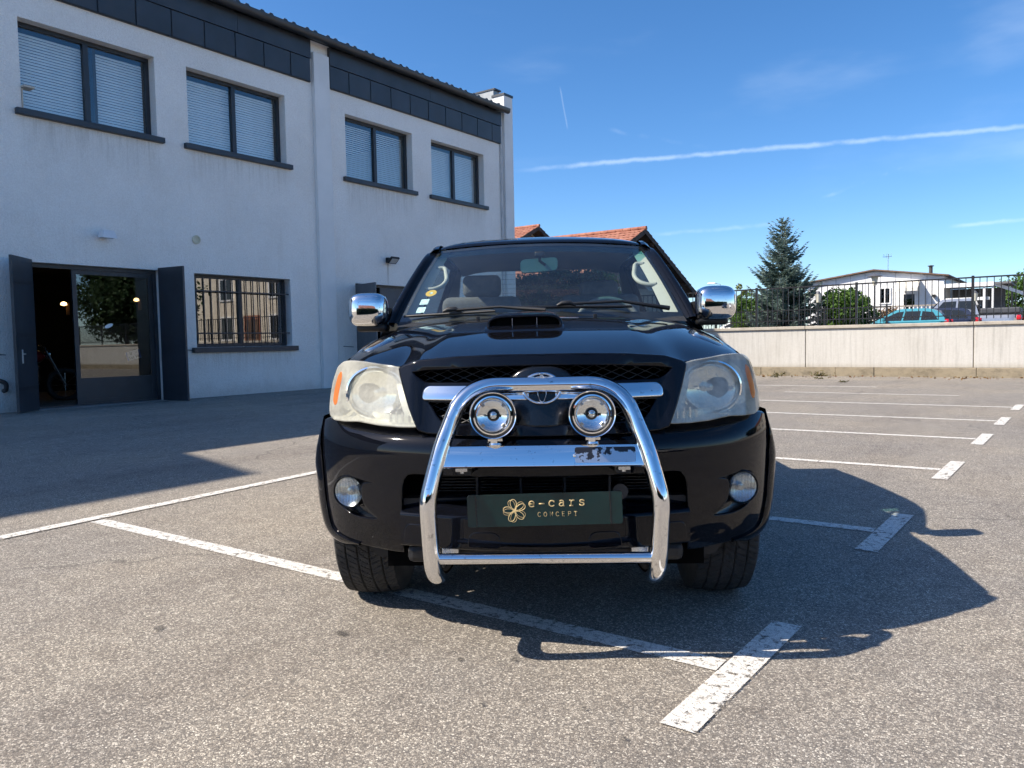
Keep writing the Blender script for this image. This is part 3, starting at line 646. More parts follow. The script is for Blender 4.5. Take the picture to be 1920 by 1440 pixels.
g = mesh_screen(h_up, 0.062, fm_).build('grille_mesh', MESHM, trk); mesh_screen(h_lo, 0.062, fm_).build('grille_mesh', MESHM, trk)
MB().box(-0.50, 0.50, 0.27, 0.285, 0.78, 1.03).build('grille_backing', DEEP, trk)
for s in (-1, 1):
    P = round_poly([(s * 0.05, 0.902), (s * 0.424, 0.902), (s * 0.419, 0.930), (s * 0.404, 0.943), (s * 0.05, 0.944)], 0.008, 3)
    skin('chrome_bar', CHROME, trk, *fascia(P, [], lambda x, z: f_face(x, z) - 0.026 + abs(z - 0.922) * 0.12, rim=0.02, lip=0.006))
hub = smooth_poly([(-0.112, 0.958), (-0.125, 0.92), (-0.105, 0.87), (-0.085, 0.82), (0, 0.812), (0.085, 0.82), (0.105, 0.87), (0.125, 0.92), (0.112, 0.958), (0.065, 0.992), (0, 1.000), (-0.065, 0.992)], 4)
skin('badge_plinth', TRIMG, trk, *fascia(hub, [], lambda x, z: 0.03 + 2.2 * x * x + (z - 0.8) * 0.22, rim=0.08, lip=0.012))
def ell(cx, cz, a, b, n=40): return [(cx + a * math.cos(2 * math.pi * k / n), cz + b * math.sin(2 * math.pi * k / n)) for k in range(n)]
def ering(mb, cx, cz, a, b, w0, w1, y):   # flat-topped elliptical band, wider at the sides
    n = 48; rows = []
    for k in range(n + 1):
        q = 2 * math.pi * k / n; c, s_ = math.cos(q), math.sin(q); w = w0 + (w1 - w0) * abs(c)
        yy = lambda x, z: 0.012 + 2.2 * x * x * 0.6 + (z - 0.8) * 0.22 + y
        rows.append([((cx + (a - o) * c), yy(cx + (a - o) * c, cz + (b - o) * s_) + dy, cz + (b - o) * s_) for o, dy in ((-0.001, 0.012), (0.001, 0.001), (w * 0.5, -0.0015), (w - 0.001, 0.001), (w, 0.012))])
    return mb.grid(rows)
bm_ = MB(); ering(bm_, 0, 0.938, 0.071, 0.055, 0.008, 0.011, -0.004); ering(bm_, 0, 0.957, 0.047, 0.022, 0.006, 0.008, -0.005); ering(bm_, 0, 0.937, 0.018, 0.047, 0.0055, 0.0055, -0.006)
bm_.build('badge', CHROME, trk, smooth=70)
# --- headlamps
hl = [(-0.446, 0.804), (-0.472, 0.868), (-0.492, 0.928), (-0.510, 0.984), (-0.517, 1.009), (-0.56, 1.016), (-0.606, 1.021), (-0.678, 1.031), (-0.735, 1.034), (-0.769, 1.031), (-0.797, 1.010), (-0.818, 0.956), (-0.828, 0.900), (-0.830, 0.850), (-0.825, 0.828), (-0.805, 0.814), (-0.75, 0.812), (-0.684, 0.816), (-0.593, 0.806), (-0.52, 0.803)]
def shrink(P, d, c=None):
    cx = sum(p[0] for p in P) / len(P); cz = sum(p[1] for p in P) / len(P)
    return [(x + (cx - x) * d, z + (cz - z) * d) for x, z in P]
for s in (-1, 1):
    P = [(s * abs(x), z) for x, z in hl]; cx, cz = s * 0.655, 0.918
    hs = MB(); n = len(P); Q = P + P[:1]
    prof = [(0.0, 0.004), (0.02, 0.012), (0.045, 0.05), (0.10, 0.085), (0.30, 0.10)]
    hs.grid([[(x + (cx - x) * k, f_lamp(x, z) + d, z + (cz - z) * k) for x, z in Q] for k, d in prof]); hs.add([(x + (cx - x) * 0.30, f_lamp(cx, cz) + 0.115, z + (cz - z) * 0.30) for x, z in P], [tuple(range(n))])
    head = hs.build('headlamp', plain('lamp_housing', (0.86, 0.87, 0.85), 0.25, metal=0.3), trk, smooth=50)
    lf = lambda x, z: f_lamp(x, z) - 0.004
    skin('lens', HAZE, head, *fascia(round_poly(P, 0.012, 3), [], lf, rim=0.02, lip=0.005))
    # round main reflector with its rim, bulb shade
    bx, bz = s * 0.625, 0.915; by = f_lamp(bx, bz) + 0.055; M = Matrix.Translation((bx, by, bz)) @ Matrix.Rotation(R(10) * s, 4, 'Z') @ Matrix.Diagonal((1.18, 1, 1.0, 1))
    MB().lathe([(0.095, 0.06), (0.105, 0.02), (0.102, -0.012), (0.096, -0.014), (0.092, 0.0), (0.080, 0.012), (0.055, 0.024), (0.022, 0.031), (0.0, 0.032)], 40, 'y', M).build('reflector', CHROME2, head, smooth=50)
    MB().lathe([(0.0, 0.006), (0.014, 0.010), (0.016, 0.04)], 20, 'y', M).build('bulb', SATIN, head, smooth=50)
    # amber strip along the outer end
    A = [(s * 0.776, 0.998), (s * 0.792, 0.980), (s * 0.806, 0.93), (s * 0.812, 0.884), (s * 0.803, 0.866), (s * 0.792, 0.876), (s * 0.786, 0.92), (s * 0.775, 0.968)]
    skin('amber_indicator', AMBER, head, *fascia(round_poly(A, 0.01, 2), [], lambda x, z: f_lamp(x, z) - 0.0058, rim=0.006, lip=0.003))
    # fluted side lamp in the lower inner corner
    for k in range(7):
        x = s * (0.478 + k * 0.0125); z1 = 0.835 + 0.022 * math.sin(math.pi * (k + 0.8) / 8)
        MB().rbox(x - 0.0045, x + 0.0045, f_lamp(x, 0.82) + 0.012, f_lamp(x, 0.82) + 0.03, 0.812, z1, 0.003, seg=1).build('flute', LENS if k % 2 else CHROME2, head)
# --- bonnet
def yf(x): x = abs(x); return float(np.interp(x, [0, 0.15, 0.30, 0.44, 0.505, 0.56, 0.61, 0.68, 0.74, 0.765], [0.097, 0.107, 0.137, 0.184, 0.212, 0.242, 0.270, 0.316, 0.368, 0.43]))
def yr(x): return 1.235 + 0.28 * x * x
_hy = np.array([0.08, 0.12, 0.2, 0.3, 0.45, 0.6, 0.75, 0.9, 1.05, 1.25, 1.45]); _hz = np.array([1.046, 1.058, 1.079, 1.102, 1.132, 1.158, 1.181, 1.198, 1.211, 1.224, 1.235])
_hp = np.polyfit(_hy, _hz, 4)
def zh(x, y):
    a = abs(x); z = float(np.polyval(_hp, y)); z -= 0.045 * (a / 0.75) ** 2 + 0.030 * (a / 0.75) ** 8
    return z - 0.012 * sstep(0.37, 0.47, a) * sstep(1.25, 0.5, y)
_fx = np.array([0, 0.15, 0.30, 0.40, 0.45, 0.485, 0.51, 0.54, 0.61, 0.68, 0.74, 0.77]); _fz = np.array([1.052, 1.0505, 1.046, 1.0405, 1.034, 1.024, 1.0165, 1.0165, 1.0235, 1.0325, 1.0365, 1.037])
_zh0 = zh
def zh(x, y):
    a = min(abs(x), 0.77); y0 = yf(a); z0 = _zh0(x, y); d = max(0.0, y - y0)
    return z0 + (float(np.interp(a, _fx, _fz)) - _zh0(a, y0)) * math.exp(-(d / 0.22) ** 1.3)
US = np.linspace(-1, 1, 91); rows = []
for v in np.concatenate([[0, 0.004, 0.012, 0.025, 0.045], np.linspace(0.07, 1, 60)]):
    r_ = []
    for u in US:
        x = u * (0.752 + 0.035 * sstep(0.1, 0.8, v)); y = yf(u * 0.752) + v * (yr(x) - yf(u * 0.752)); r_.append((x, y, zh(x, y)))
    rows.append(r_)
rows = [[(x, y + 0.05, z - 0.035) for x, y, z in rows[0]], [(x, y + 0.003, z - 0.004) for x, y, z in rows[0]]] + rows
rows = [[(r_[0][0] - 0.0 * 1, r_[0][1], r_[0][2] - 0.035)] + r_ + [(r_[-1][0], r_[-1][1], r_[-1][2] - 0.035)] for r_ in rows]
hood = MB().grid(rows).build('bonnet', BLACK, trk, smooth=55)
# --- front wings
ARC_Y, ARC_Z, ARC_R = 0.85, 0.375, 0.475
def wing(s):
    rows = []
    for y in np.concatenate([np.linspace(0.462, 0.52, 4), np.linspace(0.54, 1.22, 24), np.linspace(1.26, 1.66, 6)]):
        xe = 0.752 + 0.035 * sstep(0.1, 0.8, (y - 0.45) / 0.9); xe = min(xe, 0.787); ze = zh(min(xe, 0.785), max(y, 0.46)) - 0.002
        d = abs(y - ARC_Y); zb = ARC_Z + math.sqrt(max(0, ARC_R ** 2 - d * d)) if d < ARC_R else 0.42
        lim = 0.834 + 0.05 * sstep(0.46, 0.66, y)   # narrows toward the lamp
        pts = [(xe + 0.004, ze - 0.03), (xe + 0.004, ze - 0.002), (xe + 0.012, ze - 0.001), (xe + 0.030, ze - 0.016), (min(lim, xe + 0.055), ze - 0.055), (min(lim, 0.862), ze - 0.12), (min(lim + 0.01, 0.877), ze - 0.2), (min(lim + 0.012, 0.882), 0.80)]
        zb = min(zb, 0.795); pts.append((min(lim + 0.012, 0.882), zb))
        rows.append([(s * x, y, z) for x, z in pts])
    return MB().grid(rows).build('wing', BLACK, trk, smooth=60)
for s in (-1, 1): wing(s)
# --- wheel-arch flares
for s in (-1, 1):
    m = MB(); rows = []
    for a in np.linspace(R(118), R(-12), 40):
        cy, sz = math.cos(a), math.sin(a)
        k = 0.0 if a < math.pi / 2 else 0.03 * sstep(math.pi * 0.5, math.pi, a)
        sec = [(0.870, 0.530), (0.880, 0.535), (0.905, 0.520), (0.924, 0.492), (0.929, 0.462), (0.926, 0.436), (0.915, 0.428), (0.84, 0.428)]
        wn_ = 1 - 0.45 * sstep(R(80), R(118), a)
        rows.append([(s * (0.865 + (x - 0.865) * wn_), ARC_Y + (rr + k * 0) * cy, ARC_Z + rr * sz) for x, rr in sec])
    m.grid(rows).build('arch_flare', BLACK, trk, smooth=50)
    E = catmull([(0.880, 0.815), (0.8845, 0.72), (0.880, 0.649), (0.874, 0.577), (0.866, 0.49), (0.856, 0.44), (0.841, 0.390), (0.812, 0.363), (0.765, 0.348), (0.71, 0.338)], 5); rows = []
    for i, e in enumerate(E):
        t_ = Vector(E[min(i + 1, len(E) - 1)]) - Vector(E[max(i - 1, 0)]); nx, nz = -t_.y, t_.x
        L_ = math.hypot(nx, nz); nx, nz = nx / L_, nz / L_; y = f_bump(min(e[0], 0.882), e[1]) + 0.005; w_ = 0.050 * sstep(-0.06, 0.25, i / len(E)) * (1 - 0.6 * sstep(0.8, 1.0, i / len(E)))
        rows.append([(s * (e[0] + nx * q * w_), y + d, e[1] + nz * q * w_) for q, d in ((-0.15, 0.0), (0.02, -0.016), (0.16, -0.014), (0.55, 0.004), (0.86, 0.034), (1.0, 0.075), (0.99, 0.12), (0.5, 0.14))])
    m = MB().grid(rows); m.build('bumper_flare', BLACK, trk, smooth=60)
    MB().grid([[(s * x, ARC_Y + 0.46 * math.cos(a), ARC_Z + 0.46 * math.sin(a)) for x in (0.84, 0.40)] for a in np.linspace(R(148), R(-20), 24)]).build('arch_liner', TRIM, trk, smooth=180)
    o = round_poly([(s * 0.44, 0.262), (s * 0.66, 0.262), (s * 0.70, 0.34), (s * 0.40, 0.34)], 0.03); MB().prism(o, 0.38, 0.392, 'y').build('mud_guard', TRIM, trk)
# --- wheels
def tyre_mesh(seg, fine=True):
    prof = []  # (offset across, radius, tread weight)
    W, RO, RI = 0.262, 0.376, 0.215
    side = [(0.098, 0.222), (0.118, 0.245), (0.129, 0.290), (0.130, 0.320), (0.124, 0.345)]
    for o, r_ in side: prof.append((-o, r_, 0))
    tw = [-0.114, -0.110] + list(np.linspace(-0.104, 0.104, 40)) + [0.110, 0.114]
    for o in tw: prof.append((o, RO - 0.9 * (o) ** 2, 1))
    for o, r_ in reversed(side): prof.append((o, r_, 0))
    V, F = [], []; n = len(prof)
    for i in range(seg):
        a = 2 * math.pi * i / seg; arc = a * RO
        for (o, r_, t) in prof:
            d = 0
            if t:
                if min(abs(abs(o) - 0.024), abs(abs(o) - 0.071)) < 0.0042: d = 0.009
                ph = (arc + abs(o) * 0.55) % 0.030
                if abs(o) > 0.02 and ph < 0.0045: d = max(d, 0.0075)
                ph2 = (arc + abs(o) * 0.55) % 0.0075
                if d == 0 and ph2 < 0.0016: d = 0.003
                if abs(o) <= 0.02 and (arc - o * 0.8) % 0.03 < 0.004: d = max(d, 0.006)
                if abs(o) >= 0.110: d *= 0.8
            rr = r_ - d; V.append((o, rr * math.cos(a), rr * math.sin(a)))
    for i in range(seg):
        j = (i + 1) % seg
        for k in range(n - 1): F.append((i * n + k, i * n + k + 1, j * n + k + 1, j * n + k))
    return make_mesh(V, F, RUBBER, 30)
TYRE = tyre_mesh(900)
RIMM = MB().lathe([(0.216, -0.105), (0.222, -0.115), (0.214, -0.118), (0.205, -0.10), (0.195, -0.03), (0.19, 0.09), (0.216, 0.10)], 48, 'x').mesh(SATIN, 50)
spk = MB()
for k in range(6):
    M = Matrix.Rotation(k * math.pi / 3, 4, 'X'); spk.rbox(-0.10, -0.07, -0.028, 0.028, 0.03, 0.20, 0.008, M)
spk.lathe([(0.0, -0.108), (0.05, -0.106), (0.062, -0.095), (0.065, -0.06)], 24, 'x'); SPOKES = spk.mesh(SATIN, 40)
HUBD = MB().lathe([(0.0, -0.04), (0.15, -0.04), (0.15, -0.02), (0.0, -0.02)], 32, 'x').mesh(plain('brake_disc', (0.12, 0.11, 0.10), 0.4, metal=0.7), 40)
for (x, y) in ((-0.735, 0.82), (0.735, 0.82), (-0.768, 3.945), (0.768, 3.945)):
    w = link('wheel', RIMM, trk, (x, y, 0.372), (R(17) * (1 if y < 1 else 2), 0, 0 if x < 0 else math.pi))
    link('tyre', TYRE, w); link('spokes', SPOKES, w); link('brake_disc', HUBD, w)
# --- chassis seen from low down
MB().box(-0.42, 0.42, 0.5, 4.9, 0.36, 0.50).build('chassis', TRIM, trk)
for y in (0.82, 3.945): MB().tube([(-0.66, y, 0.36), (0.66, y, 0.34)], 0.045, 12).build('axle', TRIM, trk, smooth=60)
MB().box(-0.86, 0.86, 1.3, 5.15, 0.45, 0.52).build('floor_pan', TRIM, trk)
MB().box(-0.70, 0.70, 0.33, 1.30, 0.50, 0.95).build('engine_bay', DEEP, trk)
# --- bull bar
def bbpath(s):
    pts = [(s * 0.0, 0.012, 0.951), (s * 0.10, 0.012, 0.951), (s * 0.170, 0.010, 0.950), (s * 0.218, 0.004, 0.938), (s * 0.256, -0.006, 0.915), (s * 0.288, -0.022, 0.875), (s * 0.315, -0.042, 0.81), (s * 0.342, -0.069, 0.735), (s * 0.366, -0.097, 0.64), (s * 0.376, -0.108, 0.590), (s * 0.378, -0.108, 0.54), (s * 0.376, -0.096, 0.45), (s * 0.374, -0.085, 0.385), (s * 0.372, -0.068, 0.345), (s * 0.368, -0.034, 0.315), (s * 0.362, 0.02, 0.302), (s * 0.355, 0.10, 0.305), (s * 0.35, 0.22, 0.325)]
    return pts
KB = 1.0175
def adj(p): return (p[0] * KB, -2.6 + KB * (p[1] + 2.6), 1.1 + KB * (p[2] - 1.1))   # the bar sits 4 cm closer to the bumper than first drawn
path = [adj(p) for p in catmull(list(reversed(bbpath(-1))) + bbpath(1)[1:], 6)]
bb = MB().tube(path, 0.0292, 28).build('bull_bar', CHROME, trk, smooth=60)
MB().tube([adj((-0.372, -0.078, 0.383)), adj((0.372, -0.078, 0.383))], 0.0188, 20).build('lower_cross_tube', CHROME, bb, smooth=60)
cp = MB(); sec = [(-0.052, 0.754), (-0.060, 0.757), (-0.068, 0.7555), (-0.093, 0.695), (-0.0935, 0.690), (-0.089, 0.6865), (-0.03, 0.684), (-0.03, 0.688), (-0.085, 0.692), (-0.060, 0.752)]
cp.grid([[adj(q_) for q_ in [(x + (0.022 * (0.757 - z) / 0.07) * (1 if x > 0 else -1), y, z) for y, z in sec + sec[:1]]] for x in (-0.310, 0.0, 0.310)])
for p_ in ((-0.362, -0.078, 0.383), (0.362, -0.078, 0.383)):
    MB().tube([tuple(Vector(adj(p_)) + Vector((0, 0.0205 * math.cos(a), 0.0205 * math.sin(a)))) for a in np.linspace(0, 2 * math.pi, 20, endpoint=False)], 0.0035, 6, closed=True).build('weld_bead', SATIN, bb, smooth=60)
plate_mid = cp.build('cross_plate', CHROME, bb, smooth=25)
# worn sticker on the cross plate
def worn():
    t = NT('worn_sticker'); p = t.tc('Object'); n = t.noise(p, 42, 5, 0.6); sx = t.sep(p)[2]
    m = t.ramp(t.math('ADD', n, t.math('MULTIPLY', t.math('SUBTRACT', sx, 0.722), 6.0)), 0.50, 0.52)
    t.set(col=t.mix(m, (0.62, 0.65, 0.68), (0.012, 0.013, 0.02)), rough=0.38, metal=t.math('SUBTRACT', 1.0, m)); return t.m
st = MB(); zz = lambda x, z: -0.068 - (0.7555 - z) * 0.4132 - 0.0022
P = round_poly([(0.104, 0.7015), (0.302, 0.7015), (0.302, 0.749), (0.104, 0.749)], 0.008, 4); nS = len(P)
st.add([adj((x, zz(x, z), z)) for x, z in P] + [adj((x, zz(x, z) + 0.0018, z)) for x, z in P], [tuple(range(nS))] + [(i, (i + 1) % nS, nS + (i + 1) % nS, nS + i) for i in range(nS)])
stk = st.build('name_plate', worn(), bb)
MB().lathe([(0, -0.0045), (0.004, -0.0035), (0.0055, 0)], 14, 'y', Matrix.Translation(adj((0.103, zz(0, 0.7235) - 0.001, 0.7235)))).build('rivet', CHROME2, bb, smooth=60)
for x in (-0.275, 0.27): MB().rbox(x - 0.02, x + 0.02, -0.032, 0.01, 0.665, 0.677, 0.002).tube([(x, -0.012, 0.667), (x, -0.012, 0.657)], 0.007, 6).build('mount_bolt', SATIN, bb)
for s in (-1, 1): MB().box(s * 0.27 - 0.025, s * 0.27 + 0.025, 0.0, 0.25, 0.650, 0.665).build('mount_bracket', TRIM, bb)
# --- spot lamps
for cx in (-0.160, 0.160):
    cx *= KB; cz = 1.1 + KB * (0.861 - 1.1); M = Matrix.Translation((cx, -0.062, cz)) @ Matrix.Rotation(R(-2), 4, 'X')
    lp = MB().lathe([(0.0, 0.085), (0.035, 0.082), (0.062, 0.060), (0.074, 0.025), (0.0785, 0.006), (0.0785, -0.006), (0.0765, -0.012), (0.0735, -0.010)], 48, 'y', M).build('spot_lamp', CHROME, trk, smooth=50)
    MB().lathe([(0.0738, -0.004), (0.073, -0.009), (0.069, -0.009), (0.0665, -0.005), (0.0665, 0.01)], 48, 'y', M).build('rubber_gasket', TRIM, lp, smooth=50)
    MB().lathe([(0.0664, 0.0), (0.065, -0.008), (0.060, -0.009), (0.0575, -0.004)], 48, 'y', M).build('bezel', CHROME2, lp, smooth=50)
    MB().lathe([(0.0, -0.010), (0.02, -0.0095), (0.04, -0.008), (0.0595, -0.005)], 48, 'y', M).build('lens', LENS, lp, smooth=180)
    MB().lathe([(0.0575, 0.0), (0.052, 0.0062), (0.045, 0.0115), (0.035, 0.017), (0.025, 0.0205), (0.015, 0.0225)], 48, 'y', M).build('reflector', CHROME2, lp, smooth=180)
    MB().lathe([(0.0, 0.004), (0.006, 0.005), (0.011, 0.008), (0.013, 0.014), (0.014, 0.03)], 28, 'y', M).build('bulb_shield', CHROME, lp, smooth=50)
    MB().lathe([(0.0185, 0.03), (0.0185, 0.016), (0.0145, 0.016)], 28, 'y', M).build('bulb_ring', TRIM, lp, smooth=50)
    MB().rbox(cx - 0.012, cx + 0.012, -0.045, -0.015, 0.762, 0.785, 0.003).lathe([(0.0, 0.764), (0.022, 0.762), (0.024, 0.756), (0.020, 0.751), (0.0, 0.751)], 24, 'z', Matrix.Translation((cx + 0.003, -0.020, 0))).tube([(cx - 0.02, -0.03, 0.772), (cx + 0.028, -0.03, 0.772)], 0.006, 8).build('lamp_foot', CHROME2, lp, smooth=40)
    for k in range(4):
        a = R(45 + 90 * k); MB().rbox(-0.006, 0.006, -0.002, 0.004, 0.0, 0.012, 0.001, M @ Matrix.Rotation(a, 4, 'Y') @ Matrix.Translation((0, 0.006, 0.042)), seg=1).build('reflector_clip', SATIN, lp)
# --- number plate with the dealer's lettering
PGREEN = plain('dark_green_plate', (0.003, 0.025, 0.025), 0.2, var=0.2, vscale=5)
GOLD = plain('gold_print', (0.80, 0.62, 0.30), 0.4, var=0.12, vscale=30, metal=0.2)
PT = R(-1.0)
pmat = Matrix.Translation((0.002, -0.026, 0.535)) @ Matrix.Rotation(PT, 4, 'Y')
P = round_poly([(-0.26, -0.055), (0.26, -0.055), (0.26, 0.055), (-0.26, 0.055)], 0.009, 4)
npm = MB().prism(P, -0.004, 0.004, 'y').mesh(PGREEN); num = link('number_plate', npm, trk); num.matrix_local = pmat
MB().box(-0.24, 0.24, 0.0045, 0.06, -0.03, 0.03).build('plate_holder', TRIM, num)
for x in (-0.229, 0.221): MB().prism([(x - 0.0018, -0.0545), (x + 0.0018, -0.0545), (x + 0.0018 - 0.003, 0.0545), (x - 0.0018 - 0.003, 0.0545)], -0.0053, -0.0042, 'y').build('fold_line', TRIM, num)
def letter_strokes(txt, w, h, gap, x0, z0, r, mat, parent, name, seriffed=True):
    """slab letters drawn as thin raised strokes"""
    G = {'e': ([[(0.05, 0.5), (0.95, 0.5), (0.92, 0.72), (0.75, 0.93), (0.5, 1.0), (0.25, 0.93), (0.06, 0.7), (0.03, 0.45), (0.1, 0.2), (0.3, 0.03), (0.55, 0.0), (0.8, 0.05), (0.93, 0.15)]]), '-': [[(0.0, 0.5), (1.0, 0.5)]],
         'c': [[(0.9, 0.68), (0.9, 0.96)], [(0.9, 0.8), (0.7, 0.97), (0.48, 1.0), (0.22, 0.92), (0.06, 0.7), (0.03, 0.48), (0.1, 0.2), (0.3, 0.03), (0.55, 0.0), (0.8, 0.06), (0.95, 0.18)]],
         'a': [[(0.14, 0.85), (0.3, 0.98), (0.5, 1.0), (0.7, 0.95), (0.8, 0.8), (0.8, 0.1), (0.85, 0.02), (0.98, 0.02)], [(0.8, 0.58), (0.5, 0.6), (0.25, 0.55), (0.08, 0.4), (0.06, 0.22), (0.2, 0.05), (0.42, 0.0), (0.62, 0.06), (0.8, 0.22)]],
         'r': [[(0.05, 0.98), (0.35, 0.98), (0.35, 0.02)], [(0.05, 0.02), (0.7, 0.02)], [(0.35, 0.65), (0.52, 0.9), (0.75, 1.0), (0.95, 0.92)]],
         's': [[(0.85, 0.75), (0.85, 0.97)], [(0.85, 0.83), (0.68, 0.97), (0.45, 1.0), (0.22, 0.94), (0.13, 0.78), (0.22, 0.62), (0.5, 0.52), (0.78, 0.42), (0.9, 0.25), (0.8, 0.08), (0.55, 0.0), (0.3, 0.03), (0.1, 0.15)], [(0.1, 0.03), (0.1, 0.28)]],
         'C': [[(0.9, 0.78), (0.75, 0.95), (0.5, 1.0), (0.2, 0.88), (0.06, 0.6), (0.06, 0.38), (0.2, 0.1), (0.5, 0.0), (0.75, 0.05), (0.92, 0.2)]], 'O': [[(0.5, 1), (0.2, 0.9), (0.05, 0.6), (0.05, 0.4), (0.2, 0.1), (0.5, 0), (0.8, 0.1), (0.95, 0.4), (0.95, 0.6), (0.8, 0.9), (0.5, 1)]],
         'N': [[(0.1, 0), (0.1, 1), (0.9, 0), (0.9, 1)]], 'E': [[(0.9, 1), (0.12, 1), (0.12, 0), (0.92, 0)], [(0.12, 0.52), (0.8, 0.52)]], 'P': [[(0.12, 0), (0.12, 1), (0.7, 1), (0.9, 0.9), (0.9, 0.6), (0.7, 0.48), (0.12, 0.48)]], 'T': [[(0.5, 0), (0.5, 1)], [(0.05, 0.82), (0.05, 1), (0.95, 1), (0.95, 0.82)], [(0.3, 0), (0.7, 0)]]}
    x = x0
    for ch in txt:
        m = MB()
        for st_ in G[ch]: m.tube([(x + a * w, -0.0046, z0 + b * h) for a, b in st_], r, 6)
        m.v = [(vx, -0.0042 + (vy + 0.0042) * 0.25, vz) for vx, vy, vz in m.v]; m.build(name, mat, parent, smooth=180); x += w + gap
letter_strokes('e-cars', 0.0185, 0.019, 0.0152, -0.052, 0.010, 0.0019, GOLD, num, 'letter')
letter_strokes('CONCEPT', 0.0105, 0.0145, 0.0098, -0.0235, -0.024, 0.0006, GOLD, num, 'small_letter')
em = MB()
for k in range(5):
    a0 = R(90 + 72 * k + 10)
    for off, r_ in ((0, 0.00125), (R(16), 0.0007)):
        loop = []
        for q in np.linspace(0, 2 * math.pi, 33)[:-1]:
            u, v = 0.0195 + 0.0195 * math.cos(q), 0.0125 * math.sin(q) * (0.55 + 0.45 * (1 + math.cos(q)) / 2 * 1.1); aa = a0 + off
            loop.append((-0.100 + u * math.cos(aa) - v * math.sin(aa), -0.0046, -0.002 + u * math.sin(aa) + v * math.cos(aa)))
        em.tube(loop, r_, 6, closed=True, up=(0, 1, 0))
em.v = [(x, -0.0042 + (y + 0.0042) * 0.3, z) for x, y, z in em.v]; em.build('emblem', GOLD, num, smooth=180)
# --- cab: windscreen, pillars, roof
def W(u, v):
    hw = 0.757 + (0.602 - 0.757) * v
    return Vector((u * hw, (1.245 + 0.21 * u * u) * (1 - v) + (1.925 + 0.095 * u * u) * v, (1.205 - 0.004 * u * u) * (1 - v) + (1.664 - 0.020 * u * u) * v + 0.022 * math.sin(math.pi * v)))
def Wn(u, v):
    e = 0.01; return (W(u + e, v) - W(u - e, v)).cross(W(u, v + e) - W(u, v - e)).normalized() * 1.0
UU = np.linspace(-1, 1, 41); VV = np.linspace(0, 1, 25)
ws = MB().grid([[W(u, v) for u in UU] for v in VV]).build('windscreen', WIND, trk, smooth=180)
off = lambda u, v, d: W(u, v) + Wn(u, v) * d
SG = 1 if Wn(0, 0.5).y < 0 else -1
fr_ = MB()
for s in (-1, 1): fr_.grid([[off(s * u, v, -0.004 * SG) for u in (0.965, 0.985, 1.0)] for v in VV])
fr_.grid([[off(u, v, -0.004 * SG) for v in (0.965, 0.985, 1.0)] for u in UU]); fr_.grid([[off(u, v, -0.004 * SG) for v in (0.0, 0.04, 0.075)] for u in UU])
fr_.build('glass_border', TRIM, ws)
band = MB().grid([[off(u * 0.965, v, -0.006 * SG) for u in UU] for v in np.linspace(0.86, 0.965, 5)]).build('shade_band', glass_mat('green_shade_band', (0.30, 0.62, 0.60), refl=0.03), ws, smooth=180)
OUT = catmull([(0.812, 1.44, 1.205), (0.795, 1.52, 1.275), (0.757, 1.66, 1.392), (0.704, 1.84, 1.533), (0.668, 1.97, 1.618), (0.648, 2.10, 1.648)], 6)
for s in (-1, 1):
    rows = []
    for i, o in enumerate(OUT):
        v = i / (len(OUT) - 1); a = W(1, v * 1.0); o = Vector(o); d = (o - a)
        up_ = Vector((0.35, -0.75, 0.56)).normalized() * (1 - 0.8 * sstep(0.8, 1.0, v))
        pts = [a - Vector((0.006, 0, 0)) + up_ * -0.004, a + up_ * 0.010, a + d * 0.18 + up_ * 0.014, a + d * 0.24 + up_ * 0.006, a + d * 0.32 + up_ * 0.014, a + d * 0.62 + up_ * 0.014, a + d * 0.88 + up_ * 0.008, o, o + Vector((-0.004, 0.03, -0.004)), o + Vector((-0.03, 0.05, -0.02))]
        rows.append([(s * p.x, p.y, p.z) for p in pts])
    MB().grid(rows).build('windscreen_pillar', BLACK, trk, smooth=50)
def zroof(x, y):
    u = abs(x) / 0.62; zc = float(np.interp(y, [1.90, 1.96, 2.05, 2.2, 2.5, 2.9, 3.3, 3.46], [1.668, 1.688, 1.712, 1.738, 1.758, 1.756, 1.738, 1.70])); return zc - 0.035 * u * u - 0.022 * u ** 8
rows = []
ysr = np.concatenate([[0, 0.01, 0.03], np.linspace(0.06, 1, 36)])
for v in ysr:
    r_ = []
    for u in np.linspace(-1, 1, 49):
        x = u * (0.61 + 0.02 * sstep(0, 0.2, v)); y0 = W(u, 1).y + 0.004; y = y0 + v * (3.47 - y0); k = math.exp(-v * 30) * 0.0
        r_.append((x, y, min(zroof(x, y), 9) if v > 0 else W(u, 1).z + 0.006))
    rows.append(r_)
RP = np.array([[p[2] for p in r_] for r_ in rows]); 
for it in range(3):
    RP[1:-1] = (RP[:-2] + 2 * RP[1:-1] + RP[2:]) / 4
rows = [[(p[0], p[1], RP[i, j]) for j, p in enumerate(r_)] for i, r_ in enumerate(rows)]
rf = MB().grid(rows).build('roof', BLACK, trk, smooth=60)
for s in (-1, 1):
    MB().grid([[(s * x, y, z) for x, z in ((0.594, 1.686 + dz), (0.614, 1.686 + dz), (0.632, 1.676 + dz), (0.648, 1.650 + dz * 0.6), (0.645, 1.62))] for y, dz in ((1.985, -0.034), (2.03, -0.015), (2.1, 0.0), (2.3, 0.012), (2.9, 0.012), (3.46, -0.015))]).build('roof_rail', BLACK, trk, smooth=60)
